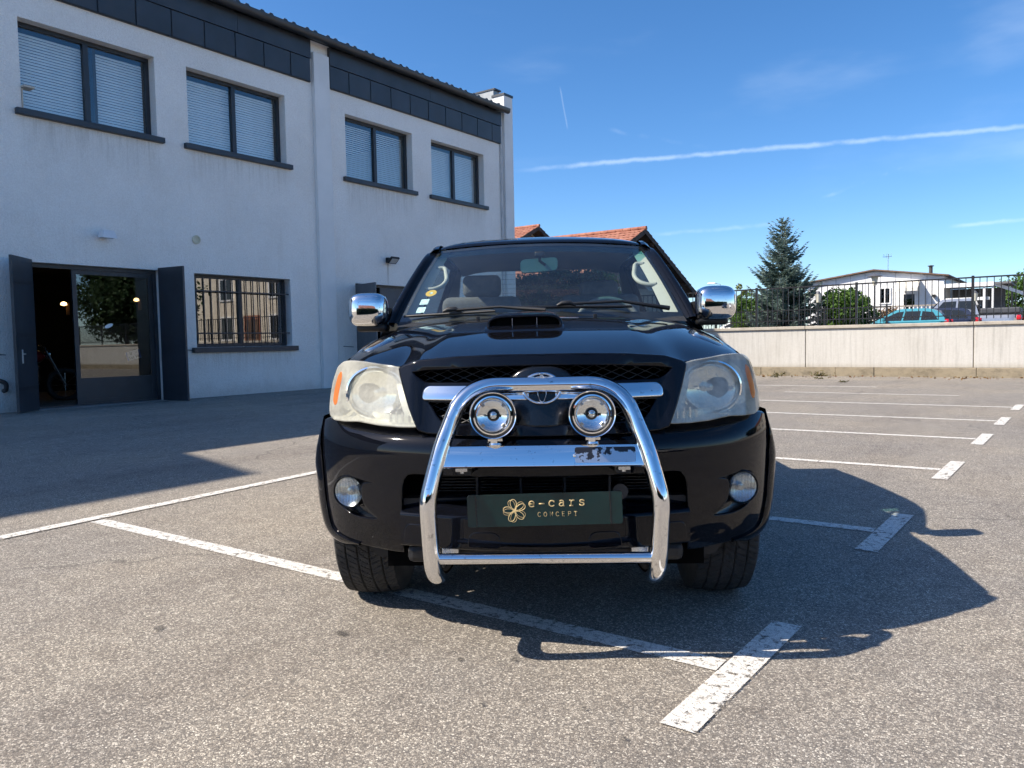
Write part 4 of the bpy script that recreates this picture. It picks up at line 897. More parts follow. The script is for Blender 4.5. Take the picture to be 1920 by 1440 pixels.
# cab sides: door skins, pillars, side glass
def side_x(z): return float(np.interp(z, [0.42, 0.6, 0.9, 1.1, 1.21, 1.63], [0.868, 0.878, 0.885, 0.868, 0.828, 0.665]))
for s in (-1, 1):
    for (a, b, nm) in ((1.50, 2.44, 'door'), (2.448, 3.30, 'door'), (3.308, 3.50, 'rear_quarter')):
        d = MB().grid([[(s * side_x(z), y, z) for y in np.linspace(a + 0.003, b - 0.003, 8)] for z in np.linspace(0.44, 1.215, 18)]).build(nm, BLACK, trk, smooth=60)
        if nm == 'door': MB().rbox(s * 0.888 - 0.012, s * 0.888 + 0.012, b - 0.24, b - 0.09, 1.02, 1.05, 0.008).build('handle', CHROME, d, smooth=60)
    quad = lambda m, P, t=0.02: m.add([(s * x, y, z) for x, y, z in P] + [(s * (x - t), y, z) for x, y, z in P], [(0, 1, 2, 3), (7, 6, 5, 4), (0, 4, 5, 1), (1, 5, 6, 2), (2, 6, 7, 3), (3, 7, 4, 0)])
    m = MB(); sx = side_x; quad(m, [(sx(1.215), 2.38, 1.215), (sx(1.215), 2.50, 1.215), (sx(1.64), 2.48, 1.64), (sx(1.64), 2.40, 1.64)]); quad(m, [(sx(1.215), 3.26, 1.215), (sx(1.215), 3.50, 1.215), (sx(1.64), 3.44, 1.64), (sx(1.64), 3.18, 1.64)]); m.build('door_pillar', BLACK, trk)
    g_ = MB(); g_.add([(s * (x - 0.008), y, z) for x, y, z in ((sx(1.215), 1.55, 1.215), (sx(1.215), 2.38, 1.215), (sx(1.64), 2.40, 1.64), (sx(1.64), 2.08, 1.64))], [(0, 1, 2, 3)]); g_.build('side_window', SIDEG, trk)
    g_ = MB(); g_.add([(s * (x - 0.008), y, z) for x, y, z in ((sx(1.215), 2.50, 1.215), (sx(1.215), 3.26, 1.215), (sx(1.64), 3.18, 1.64), (sx(1.64), 2.48, 1.64))], [(0, 1, 2, 3)]); g_.build('side_window', SIDEG, trk)
bo = [(-0.86, 0.5), (0.86, 0.5), (0.875, 1.0), (0.83, 1.21), (0.66, 1.64), (0.60, 1.69), (0.3, 1.715), (-0.3, 1.715), (-0.60, 1.69), (-0.66, 1.64), (-0.83, 1.21), (-0.875, 1.0)]
rwh = round_poly([(-0.645, 1.365), (0.645, 1.365), (0.615, 1.648), (-0.615, 1.648)], 0.06, 5)
INTM = plain('grey_headlining', (0.26, 0.265, 0.27), 0.9, var=0.05)
V_, F_, N_ = fascia(bo, [rwh], lambda x, z: 3.43, rim=0.03, lip=0.003, hole_rim=0.04, zstep=0.2); skin('cab_rear_panel', INTM, trk, V_, F_, N_)
MB().prism(rwh, 3.455, 3.46, 'y').build('rear_window', glass_mat('rear_glass', (0.90, 0.94, 0.93), refl=0.05), trk)
HEATM = plain('heater_wire', (0.05, 0.04, 0.03), 0.6)
for k in range(7): MB().box(-0.60, 0.60, 3.449, 3.451, 1.40 + k * 0.036, 1.4015 + k * 0.036).build('heater_wire', HEATM, trk)
MB().grid([[(x, y, zroof(x, y) - 0.05) for x in np.linspace(-0.6, 0.6, 13)] for y in np.linspace(2.0, 3.43, 8)]).build('headlining', INTM, trk, smooth=180)
# load bed
bed = MB()
for s in (-1, 1): bed.grid([[(s * x, y, z) for x, z in ((0.80, 1.10), (0.80, 1.13), (0.865, 1.125), (0.885, 1.0), (0.878, 0.55))] for y in (3.53, 5.15)])
bed.box(-0.80, 0.80, 3.53, 3.56, 0.6, 1.1); bed.box(-0.86, 0.86, 5.12, 5.16, 0.6, 1.12); bed.box(-0.8, 0.8, 3.56, 5.12, 0.62, 0.66); bed.build('load_bed', BLACK, trk, smooth=40)
# --- cabin furniture
dash = MB().grid([[(x, y + 0.15 * x * x, z) for x in np.linspace(-0.74, 0.74, 25)] for y, z in ((1.27, 1.185), (1.36, 1.212), (1.55, 1.222), (1.70, 1.222), (1.78, 1.205), (1.82, 1.15), (1.83, 0.8))]).build('dashboard', DASHM, trk, smooth=60)
MB().grid([[(x, y, 1.222 + hgt * max(0, 1 - ((x - 0.38) / 0.20) ** 2)) for x in np.linspace(0.18, 0.58, 17)] for y, hgt in ((1.55, 0.0), (1.66, 0.035), (1.76, 0.045), (1.77, 0.0))]).build('instrument_hood', DASHM, trk, smooth=60)
cw = Vector((0.385, 1.86, 1.168)); tlt = R(24)
sw = MB().tube([(cw.x + 0.183 * math.cos(a), cw.y + 0.183 * math.sin(a) * math.sin(tlt), cw.z + 0.183 * math.sin(a) * math.cos(tlt)) for a in np.linspace(0, 2 * math.pi, 48, endpoint=False)], 0.0155, 10, closed=True).build('steering_wheel', plain('steering_leather', (0.16, 0.16, 0.15), 0.5), trk, smooth=180)
MB().rbox(cw.x - 0.17, cw.x + 0.17, cw.y - 0.02, cw.y + 0.02, cw.z - 0.05, cw.z + 0.02, 0.015).build('wheel_boss', DASHM, sw)
for s in (-1, 1):
    x = s * 0.372
    st_ = MB().rbox(x - 0.25, x + 0.25, 2.32, 2.46, 0.85, 1.385, 0.05, Matrix.Translation((0, -0.06, 0)) , seg=3).build('seat_back', SEATM, trk, smooth=60)
    hz0, hz1 = (1.385, 1.525) if s < 0 else (1.345, 1.475)
    MB().rbox(x - 0.122, x + 0.122, 2.33, 2.43, hz0, hz1, 0.035, seg=3).build('headrest', SEATM, st_, smooth=60)
    MB().tube([(x - 0.05, 2.37, 1.34), (x - 0.05, 2.37, hz0 + 0.03)], 0.006, 8).tube([(x + 0.05, 2.37, 1.34), (x + 0.05, 2.37, hz0 + 0.03)], 0.006, 8).build('headrest_post', SATIN, st_)
    MB().rbox(x - 0.25, x + 0.25, 1.92, 2.36, 0.72, 0.88, 0.05, seg=2).build('seat_cushion', SEATM, st_, smooth=60)
    # inner pillar trim and grab handle
    MB().grid([[(s * (abs(W(1, v).x) - q + 0.004), W(1, v).y + 0.02 + q * 0.5, W(1, v).z + 0.010 - q * 0.10) for q in (0.015, 0.03, 0.052 + 0.030 * (1 - v), 0.075 + 0.02 * (1 - v))] for v in np.linspace(0.06, 0.95, 16)]).build('pillar_trim', CREAM, trk, smooth=180)
    h0, h1 = W(1, 0.70), W(1, 0.40); q = lambda p, d: (s * (p.x - 0.05 - d), p.y + 0.055, p.z + 0.0)
    MB().tube(catmull([q(h0, 0.0), q(h0, 0.045), q(W(1, 0.62), 0.072), q(W(1, 0.52), 0.095), q(W(1, 0.44), 0.085), q(W(1, 0.40), 0.045), q(h1, 0.0)], 6), 0.0125, 10).build('grab_handle', CREAM, trk, smooth=180)
MB().rbox(-0.62, 0.62, 3.22, 3.36, 0.85, 1.32, 0.05, seg=2).build('rear_bench_back', SEATM, trk, smooth=60)
IMR = plain('mirror_shell_plastic', (0.10, 0.17, 0.16), 0.45, var=0.05)
P = round_poly([(-0.110, -0.036), (0.102, -0.040), (0.110, 0.036), (-0.104, 0.040)], 0.028, 5)
im = MB().prism(P, -0.012, 0.018, 'y').build('interior_mirror', IMR, trk, loc=(-0.004, 1.88, 1.533), rot=(R(-6), R(-4), 0))
MB().rbox(-0.028, 0.028, 1.815, 1.83, 1.575, 1.605, 0.006).tube([(0, 1.825, 1.59), (0.0, 1.845, 1.555), (0.03, 1.87, 1.535)], 0.009, 8).build('mirror_stalk', TRIM, trk, smooth=60)
# stickers on the glass
def disc_on_glass(u, v, a, b, mat, name, square=False):
    P = round_poly([(-a, -b), (a, -b), (a, b), (-a, b)], min(a, b) * 0.15, 2) if square else ell(0, 0, a, b, 28)
    t1 = (W(u + 0.01, v) - W(u - 0.01, v)).normalized(); t2 = (W(u, v + 0.01) - W(u, v - 0.01)).normalized(); c = off(u, v, -0.008 * SG)
    MB().add([c + t1 * p + t2 * q for p, q in P], [tuple(range(len(P)))]).build(name, mat, ws)
YEL = plain('yellow_sticker', (0.72, 0.44, 0.05), 0.5); PAP = plain('paper_sticker', (0.62, 0.78, 0.74), 0.6, var=0.25, vscale=60)
disc_on_glass(-0.845, 0.345, 0.034, 0.030, YEL, 'round_sticker'); disc_on_glass(-0.845, 0.345, 0.012, 0.010, PAP, 'sticker_print'); disc_on_glass(-0.868, 0.245, 0.026, 0.024, PAP, 'paper_sticker', True); disc_on_glass(-0.868, 0.155, 0.026, 0.024, PAP, 'paper_sticker', True)
# --- cowl and wipers
MB().grid([[(u * 0.76, 1.215 + 0.26 * u * u * 0.9 + d, zq - 0.03 * u * u) for u in np.linspace(-1, 1, 31)] for d, zq in ((-0.01, 1.20), (0.05, 1.213), (0.10, 1.222))]).build('cowl', TRIM, trk, smooth=180)
def wiper(pa, pb, hubu):
    a, b = off(*pa, 0.022 * SG), off(*pb, 0.022 * SG); w_ = MB().tube([a.lerp(b, k / 8) for k in range(9)], [0.006] + [0.0075] * 7 + [0.006], 8).build('wiper', TRIM, trk, smooth=60)
    h = off(*hubu, 0.03 * SG); MB().tube([h + Vector((-0.045, 0, -0.006)), h + Vector((-0.02, 0, 0.004)), h + Vector((0.02, 0, 0.006)), h + Vector((0.05, 0, -0.008))], [0.006, 0.013, 0.013, 0.006], 10).build('blade_joint', TRIM, w_, smooth=60)
    return w_, h
w_, h = wiper((-0.945, 0.045), (-0.30, 0.06), (-0.60, 0.070)); MB().tube([h, h + Vector((0.25, -0.03, 0.012)), h + Vector((0.48, -0.09, -0.012))], [0.008, 0.007, 0.012], 8).build('wiper_arm', TRIM, w_, smooth=60)
w_, h = wiper((-0.20, 0.092), (0.62, 0.085), (0.17, 0.100)); MB().tube([h, h + Vector((0.28, 0.0, 0.008)), h + Vector((0.52, 0.03, -0.03))], [0.008, 0.007, 0.012], 8).build('wiper_arm', TRIM, w_, smooth=60)
for x in (-0.30, 0.26): MB().rbox(x - 0.009, x + 0.009, 1.10, 1.118, zh(x, 1.11) - 0.004, zh(x, 1.11) + 0.014, 0.003).build('washer_jet', TRIM, trk)
# --- bonnet scoop
SX, SY, SW = -0.066, 0.55, 0.152
def sshape(q): return (1 - min(1, abs(q)) ** 7) ** (1 / 2.6)
sc_rows = []
for i, v in enumerate(np.linspace(0, 1, 15)):
    y = SY + 0.56 * v; hgt = 0.050 * (1 - sstep(0.18, 1.05, v)) + 0.004; hw = SW - 0.02 * v
    sc_rows.append([(SX + q * hw, y, zh(SX + q * hw, y) - 0.003 + hgt * sshape(q)) for q in np.linspace(-1, 1, 41)])
sco = MB().grid(sc_rows).build('bonnet_scoop', BLACK, hood, smooth=70)
lip = [(SX + q * SW, SY + 0.004, zh(SX + q * SW, SY) + 0.051 * sshape(q)) for q in np.linspace(-1, 1, 49)]
MB().tube(lip + [(SX + (SW - 0.002) * (1 - 2 * k / 12), SY - 0.012, zh(SX, SY - 0.012) + 0.004) for k in range(13)], 0.0075, 10, closed=True).build('scoop_rim', BLACK, sco, smooth=180)
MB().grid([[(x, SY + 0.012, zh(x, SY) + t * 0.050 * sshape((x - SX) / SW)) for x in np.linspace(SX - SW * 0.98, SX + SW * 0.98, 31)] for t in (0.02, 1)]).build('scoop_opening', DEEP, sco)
MB().grid([[(x, SY - d, zh(x, SY - d) + h_) for x in np.linspace(SX - SW - 0.008, SX + SW + 0.008, 25)] for d, h_ in ((0.062, 0.0), (0.055, 0.003), (0.010, 0.016), (0.002, 0.015))]).build('scoop_lip', BLACK, sco, smooth=60)
for x in (SX - 0.05, SX + 0.05): MB().box(x - 0.0012, x + 0.0012, SY + 0.003, SY + 0.009, zh(x, SY) + 0.006, zh(x, SY) + 0.045).build('scoop_vane', SATIN, sco)
# --- door mirrors
def superell(ax, ay, az, n, c, cut=None, ns=28):
    rows = []; p = lambda c_, e: math.copysign(abs(c_) ** e, c_)
    for th in np.linspace(-math.pi / 2, math.pi / 2, ns // 2 + 1):
        rows.append([(c[0] + ax * p(math.cos(th), 2 / n) * p(math.cos(ph), 2 / n), c[1] + ay * p(math.cos(th), 2 / n) * p(math.sin(ph), 2 / n), c[2] + az * p(math.sin(th), 2 / n)) for ph in np.linspace(-math.pi, math.pi, ns + 1)])
    return rows
for s in (-1, 1):
    c = (s * 0.897, 1.43, 1.277); M_ = MB().grid([[(x, y if y < 1.445 else 1.445 + (y - 1.445) * 0.25, z) for x, y, z in r_] for r_ in superell(0.100, 0.085, 0.088, 3.4, c, ns=40)])
    mo = M_.build('door_mirror', CHROME, trk, smooth=180)
    MB().rbox(s * 0.897 - 0.085, s * 0.897 + 0.085, 1.46, 1.475, 1.20, 1.355, 0.02).build('mirror_glass', CHROME2, mo, smooth=60)
    a, b = sorted((s * 0.80, s * 0.96)); MB().rbox(a, b, 1.40, 1.50, 1.165, 1.205, 0.018, seg=3).build('mirror_base', TRIM, mo, smooth=60)
    MB().grid([[(s * x, y, z) for x, z in ((0.79, 1.20), (0.81, 1.20), (0.80, 1.29 - 0.0 * y))] for y in (1.40, 1.58)]).build('mirror_mount', TRIM, mo)
# ------------------------------------------------------------------ vegetation
def leaf_mat(name, a, b, rough=0.55):
    t = NT(name); g = t.n.new('ShaderNodeNewGeometry'); o = g.outputs['Random Per Island']; c = t.mix(o, a, b)
    t.set(col=c, rough=rough, spec=0.35); tl = t.n.new('ShaderNodeBsdfTranslucent'); t.l.new(c, tl.inputs[0]); mx = t.n.new('ShaderNodeMixShader'); mx.inputs[0].default_value = 0.3
    t.l.new(t.b.outputs[0], mx.inputs[1]); t.l.new(tl.outputs[0], mx.inputs[2]); t.l.new(mx.outputs[0], t.o.inputs[0]); return t.m
BARK = plain('bark', (0.09, 0.07, 0.055), 0.9, var=0.3, vscale=9, bump=0.6, bscale=30)
def leaves_mesh(P, size, mat, seed=1, aspect=0.55):
    g = np.random.default_rng(seed); n = len(P); P = np.array(P); d = g.normal(size=(n, 3)); d /= np.linalg.norm(d, axis=1)[:, None]; e = g.normal(size=(n, 3)); e -= (e * d).sum(1)[:, None] * d; e /= np.linalg.norm(e, axis=1)[:, None]
    s = size * (0.6 + 0.8 * g.random(n))[:, None]; V = np.stack([P - d * s * 0.5, P + e * s * aspect * 0.5, P + d * s * 0.5, P - e * s * aspect * 0.5], 1).reshape(-1, 3)
    return make_mesh(V, [(4 * i, 4 * i + 1, 4 * i + 2, 4 * i + 3) for i in range(n)], mat)
def clump_points(c, r, nclump, nleaf, seed, flat=1.0, shell=0.55):
    g = np.random.default_rng(seed); out = []
    for _ in range(nclump):
        d = g.normal(size=3); d /= np.linalg.norm(d); q = np.array(c) + d * np.array(r) * (shell + (1 - shell) * g.random()); cr = min(r) * (0.22 + 0.2 * g.random()); k = g.normal(size=(nleaf, 3)); k /= np.linalg.norm(k, axis=1)[:, None]
        out.append(q + k * cr * (g.random(nleaf)[:, None] ** 0.4) * np.array([1, 1, 0.8 * flat]))
    return np.concatenate(out)
def bush(name, label, cat, base, h, r, mat, leaf, nc, nl, seed, trunk=0.1, group=None):
    root = empty(name, base, 0, label, cat, group); z0 = trunk * h; pts = clump_points((0, 0, z0 + (h - z0) / 2), (r, r, (h - z0) / 2), nc, nl, seed); link('crown', leaves_mesh(pts, leaf, mat, seed), root)
    m = MB(); g = random.Random(seed)
    m.tube([(0, 0, -0.05), (0.02 * r, 0.03 * r, h * 0.35), (0.05 * r, 0, h * 0.62)], [0.05 * r + 0.03, 0.04 * r + 0.02, 0.015], 7)
    for k in range(6):
        a = g.uniform(0, 6.28); m.tube([(0, 0, h * g.uniform(0.08, 0.35)), (math.cos(a) * r * 0.35, math.sin(a) * r * 0.35, h * 0.5), (math.cos(a) * r * 0.7, math.sin(a) * r * 0.7, h * g.uniform(0.55, 0.8))], [0.03 * r + 0.012, 0.02, 0.007], 5)
    m.build('trunk', BARK, root, smooth=60); return root
GREEN = leaf_mat('laurel_leaf', (0.045, 0.10, 0.015), (0.11, 0.20, 0.035)); OLIVE = leaf_mat('olive_leaf', (0.06, 0.085, 0.02), (0.14, 0.16, 0.05)); DARKL = leaf_mat('hedge_leaf', (0.016, 0.036, 0.013), (0.045, 0.085, 0.03)); RUST = leaf_mat('rust_leaf', (0.16, 0.07, 0.03), (0.22, 0.15, 0.05)); YELG = leaf_mat('yellow_green_leaf', (0.13, 0.15, 0.03), (0.22, 0.23, 0.07))
bush('laurel_bush', 'round bright green bush behind the railing beside the white house', 'bush', (-8.36, 37.0, 0.65), 2.45, 1.25, GREEN, 0.17, 120, 70, 3)
bush('rust_bush', 'rust-brown shrub between green bush and blue hatchback', 'bush', (-6.75, 38.6, 0.65), 1.75, 0.75, RUST, 0.11, 50, 50, 4)
bush('garden_tree', 'slim yellow-green tree behind the railing beside the chrome mirror', 'tree', (-15.6, 44.0, 0.65), 3.4, 0.75, YELG, 0.16, 40, 60, 5, 0.2)
bush('garden_tree', 'dark green shrub low behind the railing under the spruce', 'tree', (-11.9, 37.6, 0.65), 1.7, 1.0, OLIVE, 0.14, 60, 60, 6)
bush('garden_tree', 'broad green tree left of the spruce behind the railing', 'tree', (-14.1, 42.0, 0.65), 2.7, 1.4, GREEN, 0.16, 80, 60, 7)
bush('street_tree', 'leafy green tree at the far right edge of the photo', 'tree', (-2.3, 55, 0.65), 3.95, 1.55, GREEN, 0.2, 110, 60, 8, 0.2)
bush('street_tree', 'small pale tree top behind the veranda roof', 'tree', (-5.0, 56, 0.65), 3.3, 1.0, OLIVE, 0.18, 60, 50, 9, 0.2)
# blue spruce: whorls of drooping boughs carrying short sprays
NEEDLE = leaf_mat('spruce_needle', (0.15, 0.225, 0.19), (0.31, 0.40, 0.36), 0.7)
def spruce(base, h, r):
    root = empty('blue_spruce', base, 0, 'tall blue-grey spruce standing behind the black railing', 'tree'); g = random.Random(5); wood = MB(); V, F = [], []
    wood.tube([(0, 0, -0.1), (0.02, 0.01, h * 0.5), (0, 0, h)], [0.13, 0.07, 0.012], 8)
    def spray(p, d, L):
        d = Vector(d).normalized(); s = d.cross(Vector((0, 0, 1))); s = s.normalized() if s.length > 0.01 else Vector((1, 0, 0)); u = s.cross(d)
        for k in range(3):
            a = g.uniform(0, 3.14); q = s * math.cos(a) + u * math.sin(a); w = L * g.uniform(0.16, 0.24); o = len(V); V.extend([p, p + d * L * 0.35 + q * w, p + d * L, p + d * L * 0.35 - q * w]); F.append((o, o + 1, o + 2, o + 3))
    z = 0.25
    while z < h - 0.15:
        t = z / h; L0 = r * (1 - t) ** 0.78 + 0.14; nb = 8 if t < 0.75 else 6
        for k in range(nb):
            a = 2 * math.pi * (k + g.random() * 0.9) / nb + z * 3; L = L0 * g.choice((0.45, 0.7, 0.85, 1.0, 1.2)); dr = Vector((math.cos(a), math.sin(a), 0)); zz = z + g.uniform(-0.08, 0.08); rise = -0.10 + 0.75 * t
            pts = [Vector((0, 0, zz)) + dr * L * q + Vector((0, 0, L * (rise * q - 0.32 * q * (1 - q) + 0.16 * q ** 4))) for q in (0, 0.25, 0.5, 0.75, 1)]
            wood.tube(pts, [0.022 * (1 - t) + 0.006, 0.015, 0.011, 0.008, 0.003], 4, cap=False)
            n = max(4, int(L / 0.075))
            for q in range(n):
                f_ = 0.18 + 0.82 * q / n; i = min(3, int(f_ * 4)); p = pts[i].lerp(pts[i + 1], f_ * 4 - i); tw = L * 0.30 * (1.12 - f_) + 0.07
                for sg in (-1, 1):
                    sd = dr.cross(Vector((0, 0, 1))) * sg; d = dr * g.uniform(0.5, 0.9) + sd * g.uniform(0.4, 1.0) + Vector((0, 0, g.uniform(-0.35, 0.25)))
                    spray(p, d, tw * g.uniform(0.7, 1.2)); spray(p + d.normalized() * tw * 0.6, d + Vector((0, 0, 0.2)), tw * 0.6)
            spray(pts[-1], dr + Vector((0, 0, 0.35)), 0.16)
        z += 0.145 + 0.06 * g.random()
    for k in range(10): spray(Vector((0, 0, h - 0.25 + 0.02 * k)), Vector((g.uniform(-1, 1), g.uniform(-1, 1), 1.6)), 0.2)
    wood.build('trunk', BARK, root, smooth=60); link('crown', make_mesh(V, F, NEEDLE), root); return root
spruce((-10.8, 36.0, 0.65), 5.75, 1.8)
def hedge(name, label, x0, x1, y0, y1, z0, z1, n, seed, leaf=0.13):
    root = empty(name, ((x0 + x1) / 2, (y0 + y1) / 2, z0), 0, label, 'hedge'); g = np.random.default_rng(seed); hx, hy, hz = (x1 - x0) / 2, (y1 - y0) / 2, z1 - z0
    P = g.uniform(-1, 1, (n, 3)); ax = g.integers(0, 5, n); sg = np.sign(g.uniform(-1, 1, n))
    P[ax < 2, 1] = sg[ax < 2]; P[ax == 2, 0] = sg[ax == 2]; P[ax >= 3, 2] = 1
    lump = 0.10 * np.sin(P[:, 0] * hx * 2.3 + 1) + 0.08 * np.sin(P[:, 0] * hx * 5.1)
    Q = np.stack([P[:, 0] * hx, P[:, 1] * hy * (1 + 0.1 * np.sin(P[:, 0] * hx * 3 + P[:, 2] * 4)), (P[:, 2] * 0.5 + 0.5) * (hz + lump)], 1) + g.normal(size=(n, 3)) * 0.09
    link('foliage', leaves_mesh(Q, leaf, DARKL, seed), root); MB().rbox(-hx * 0.98, hx * 0.98, -hy * 0.8, hy * 0.8, 0, hz * 0.94, min(0.2, hy * 0.3)).build('dark_core', plain('hedge_core', (0.010, 0.014, 0.008), 1.0), root); return root  # near-black box paints the shade among the leaves; no stems are modelled
hedge('clipped_hedge', 'tall dark hedge seen through the pickup rear window', -15.6, -11.7, 20.5, 21.6, 0.0, 3.1, 9000, 21)
bush('garden_tree', 'bright green tree at the hedge end seen through the pickup', 'tree', (-11.5, 21.0, 0.0), 3.2, 0.6, GREEN, 0.12, 50, 60, 31)
# weeds and dry leaves along the foot of the wall
WEED = leaf_mat('weed_leaf', (0.05, 0.06, 0.02), (0.16, 0.13, 0.05))
WLAB = ['dry weed tuft against the wall footing, nearest the pickup', 'dry weed tuft against the wall footing under the first panel joint', 'low weed tuft a step out from the wall footing', 'small weed patch on the tarmac before the wall', 'small weed patch lying on the painted bay lines', 'weed patch on the tarmac just right of the pickup wing']
for (x, y, s) in ((-6.6, 21.72, 1.0), (-5.55, 21.74, 1.2), (-6.5, 20.9, 0.6), (-5.2, 20.3, 0.5), (-4.3, 19.0, 0.5), (-7.1, 18.6, 0.5)):
    g = np.random.default_rng(int(x * 100) + 5000); P = g.normal(size=(46, 3)) * np.array([0.13, 0.06, 0.035]) * s + np.array([0, 0, 0.04 * s]); P[:, 2] = np.abs(P[:, 2])
    o = link('weed_tuft', leaves_mesh(P, 0.085 * s + 0.02, WEED, 3, 0.25), None, (x, y, 0)); tag(o, WLAB.pop(0), 'weeds', 'weeds at the wall foot', 'stuff')
g = np.random.default_rng(77); P = np.stack([g.uniform(-8, -0.5, 150), 21.75 - np.abs(g.normal(size=150)) * 0.5, np.full(150, 0.012)], 1)
o = link('leaf_litter', leaves_mesh(P, 0.07, RUST, 8, 0.6), None); tag(o, 'dry brown leaves scattered along the wall foot', 'leaves', kind='stuff')

# ------------------------------------------------------------------ houses
def tile_mat(name, a, b):
    t = NT(name); p = t.wpos(); v = t.sep(t.voro(t.map(p, (4.2, 3.2, 6)), 1.0, out='Color'))[0]; c = t.mix(v, a, b); c = t.mix(t.ramp(t.noise(p, 1.2, 5), 0.4, 0.7, 0, 0.4), c, (0.7, 0.6, 0.55), 'MULTIPLY'); t.set(col=c, rough=0.85); return t.m
TILE = tile_mat('clay_tile', (0.27, 0.10, 0.065), (0.42, 0.19, 0.125)); TIMBER = plain('dark_timber', (0.055, 0.036, 0.028), 0.8, var=0.3); CREAMW = plain('cream_render', (0.56, 0.50, 0.40), 0.9, bump=0.3, bscale=40); WHITEW = plain('white_cladding', (0.78, 0.79, 0.80), 0.6, var=0.05); BROWNW = plain('brown_boards', (0.16, 0.10, 0.07), 0.8, var=0.3)
FRAMEW = plain('white_window_frame', (0.8, 0.8, 0.8), 0.4); PANED = glass_mat('house_pane', (0.25, 0.27, 0.28), refl=0.12)
def gable_house(label, xg, ya, za, half, drop, length, wallz):
    """ridge along -x from the gable at xg; eaves half a span either side of ya"""
    root = empty('tiled_house', (xg, ya, 0), 0, label, 'house'); sl = math.hypot(half, drop); n = int(sl / 0.33)
    for sgn in (-1, 1):
        rf_ = MB().add([(0, 0, -0.06), (-length, 0, -0.06), (-length, sgn * half, -drop - 0.06), (0, sgn * half, -drop - 0.06), (0, 0, -0.16), (-length, 0, -0.16), (-length, sgn * half, -drop - 0.16), (0, sgn * half, -drop - 0.16)], [(0, 1, 2, 3), (7, 6, 5, 4), (0, 3, 7, 4), (1, 5, 6, 2), (2, 6, 7, 3)]).build('roof', TIMBER, root, loc=(0, 0, za))
        for k in range(n):
            f0, f1 = k / n, (k + 1.12) / n; xs_ = np.arange(0.03, -length, -0.075)
            rows = [[(x, sgn * half * f, -drop * f + lift + 0.022 * abs(math.sin((x + 0.1 * (k % 2)) * math.pi / 0.24))) for x in xs_] for f, lift in ((f0, -0.045), (f1, 0.0), (f1, -0.03))]
            MB().grid(rows).build('tile_course', TILE, rf_, smooth=50)
    x = 0.06
    for k in range(int(length / 0.38)): MB().tube([(x - k * 0.38, 0, 0.0), (x - k * 0.38 - 0.40, 0, 0.01)], [0.10, 0.085], 8).build('ridge_tile', TILE, rf_, smooth=60)
    wz = za - drop - 0.1; ov = 0.75; W_ = half - 0.9; peak = za - drop * 0.0 - 0.2
    MB().prism([(-W_, 0), (W_, 0), (W_, za - drop * W_ / half - 0.18), (0, za - 0.18), (-W_, za - drop * W_ / half - 0.18)], -length + 0.3, -ov, 'x').build('wall', CREAMW, root)
    MB().prism([(-W_ * 0.96, wz + 0.2), (W_ * 0.96, wz + 0.2), (0, za - 0.32)], -ov + 0.004, -ov + 0.03, 'x').build('gable_boards', BROWNW, root)
    for sgn in (-1, 1):
        for q in (0.15, 0.45, 0.75): MB().box(-ov, -0.05, sgn * half * q - 0.06, sgn * half * q + 0.06, za - drop * q - 0.32, za - drop * q - 0.17).build('rafter', TIMBER, root)
        MB().add([(0.02, 0, -0.02), (0.02, sgn * half, -drop - 0.02), (0.02, sgn * half, -drop - 0.24), (0.02, 0, -0.24), (-0.03, 0, -0.02), (-0.03, sgn * half, -drop - 0.02), (-0.03, sgn * half, -drop - 0.24), (-0.03, 0, -0.24)], [(0, 1, 2, 3), (7, 6, 5, 4), (0, 4, 5, 1), (3, 2, 6, 7)]).build('barge_board', TIMBER, root, loc=(0, 0, za))
    return root
gable_house('house with orange tiled roof and broad dark gable behind the pickup cab', -15.38, 31.4, 5.97, 5.9, 2.68, 6.2, 3.3)
gable_house('farther orange tiled roof peeking out beside the office corner', -25.06, 37.4, 7.72, 5.0, 2.3, 8.0, 5.0)
# long white bungalow across the yard
wh = empty('white_bungalow', (-8.65, 45, 0.65), 0, 'white clad bungalow with shallow brown-edged gable beyond the railing', 'house')
HW = 3.35
pts_ = [(-3.43, 0), (3.26, 0), (3.26, HW), (0.0, 3.80), (-3.43, HW)]
MB().prism(pts_, 0, 10, 'y').build('wall', WHITEW, wh)
for x in np.arange(-3.43, 3.2, 0.74): MB().box(x - 0.012, x + 0.012, -0.012, 0.001, 0, HW - 0.02 + 0.45 * (1 - abs(x) / 3.43)).build('cladding_joint', plain('joint_line_paint', (0.45, 0.45, 0.46), 0.7), wh)  # grey strips mark the joints between the cladding boards
for (xa, za_, xb, zb_) in ((-3.65, 3.33, 0.0, 3.83), (0.0, 3.83, 3.5, 3.33)): MB().prism([(xa, za_), (xb, zb_), (xb, zb_ + 0.07), (xa, za_ + 0.07)], -0.25, 10.2, 'y').build('roof', BROWNW, wh)
for (x0, x1, z0, z1) in ((-1.55, -0.75, 1.75, 2.8), (0.28, 0.74, 2.1, 2.85), (-2.5, -1.9, 1.75, 2.8)):
    f = frame_ring(MB(), 0, 0, 0, 0, 0, 0, 0); f = MB().box(x0 - 0.06, x1 + 0.06, -0.05, 0.0, z0 - 0.06, z0).box(x0 - 0.06, x1 + 0.06, -0.05, 0.0, z1, z1 + 0.06).box(x0 - 0.06, x0, -0.05, 0, z0, z1).box(x1, x1 + 0.06, -0.05, 0, z0, z1).box((x0 + x1) / 2 - 0.025, (x0 + x1) / 2 + 0.025, -0.045, 0, z0, z1).build('window', FRAMEW, wh)
    MB().box(x0, x1, -0.02, -0.012, z0, z1).build('pane', PANED, f); MB().box(x0, x1, -0.008, -0.002, z0, z1).build('curtain_dark_sheet', BROWNW if x0 > 0 else DARKROOM, f)  # one brown curtain; the other windows get a black sheet painted as unlit room
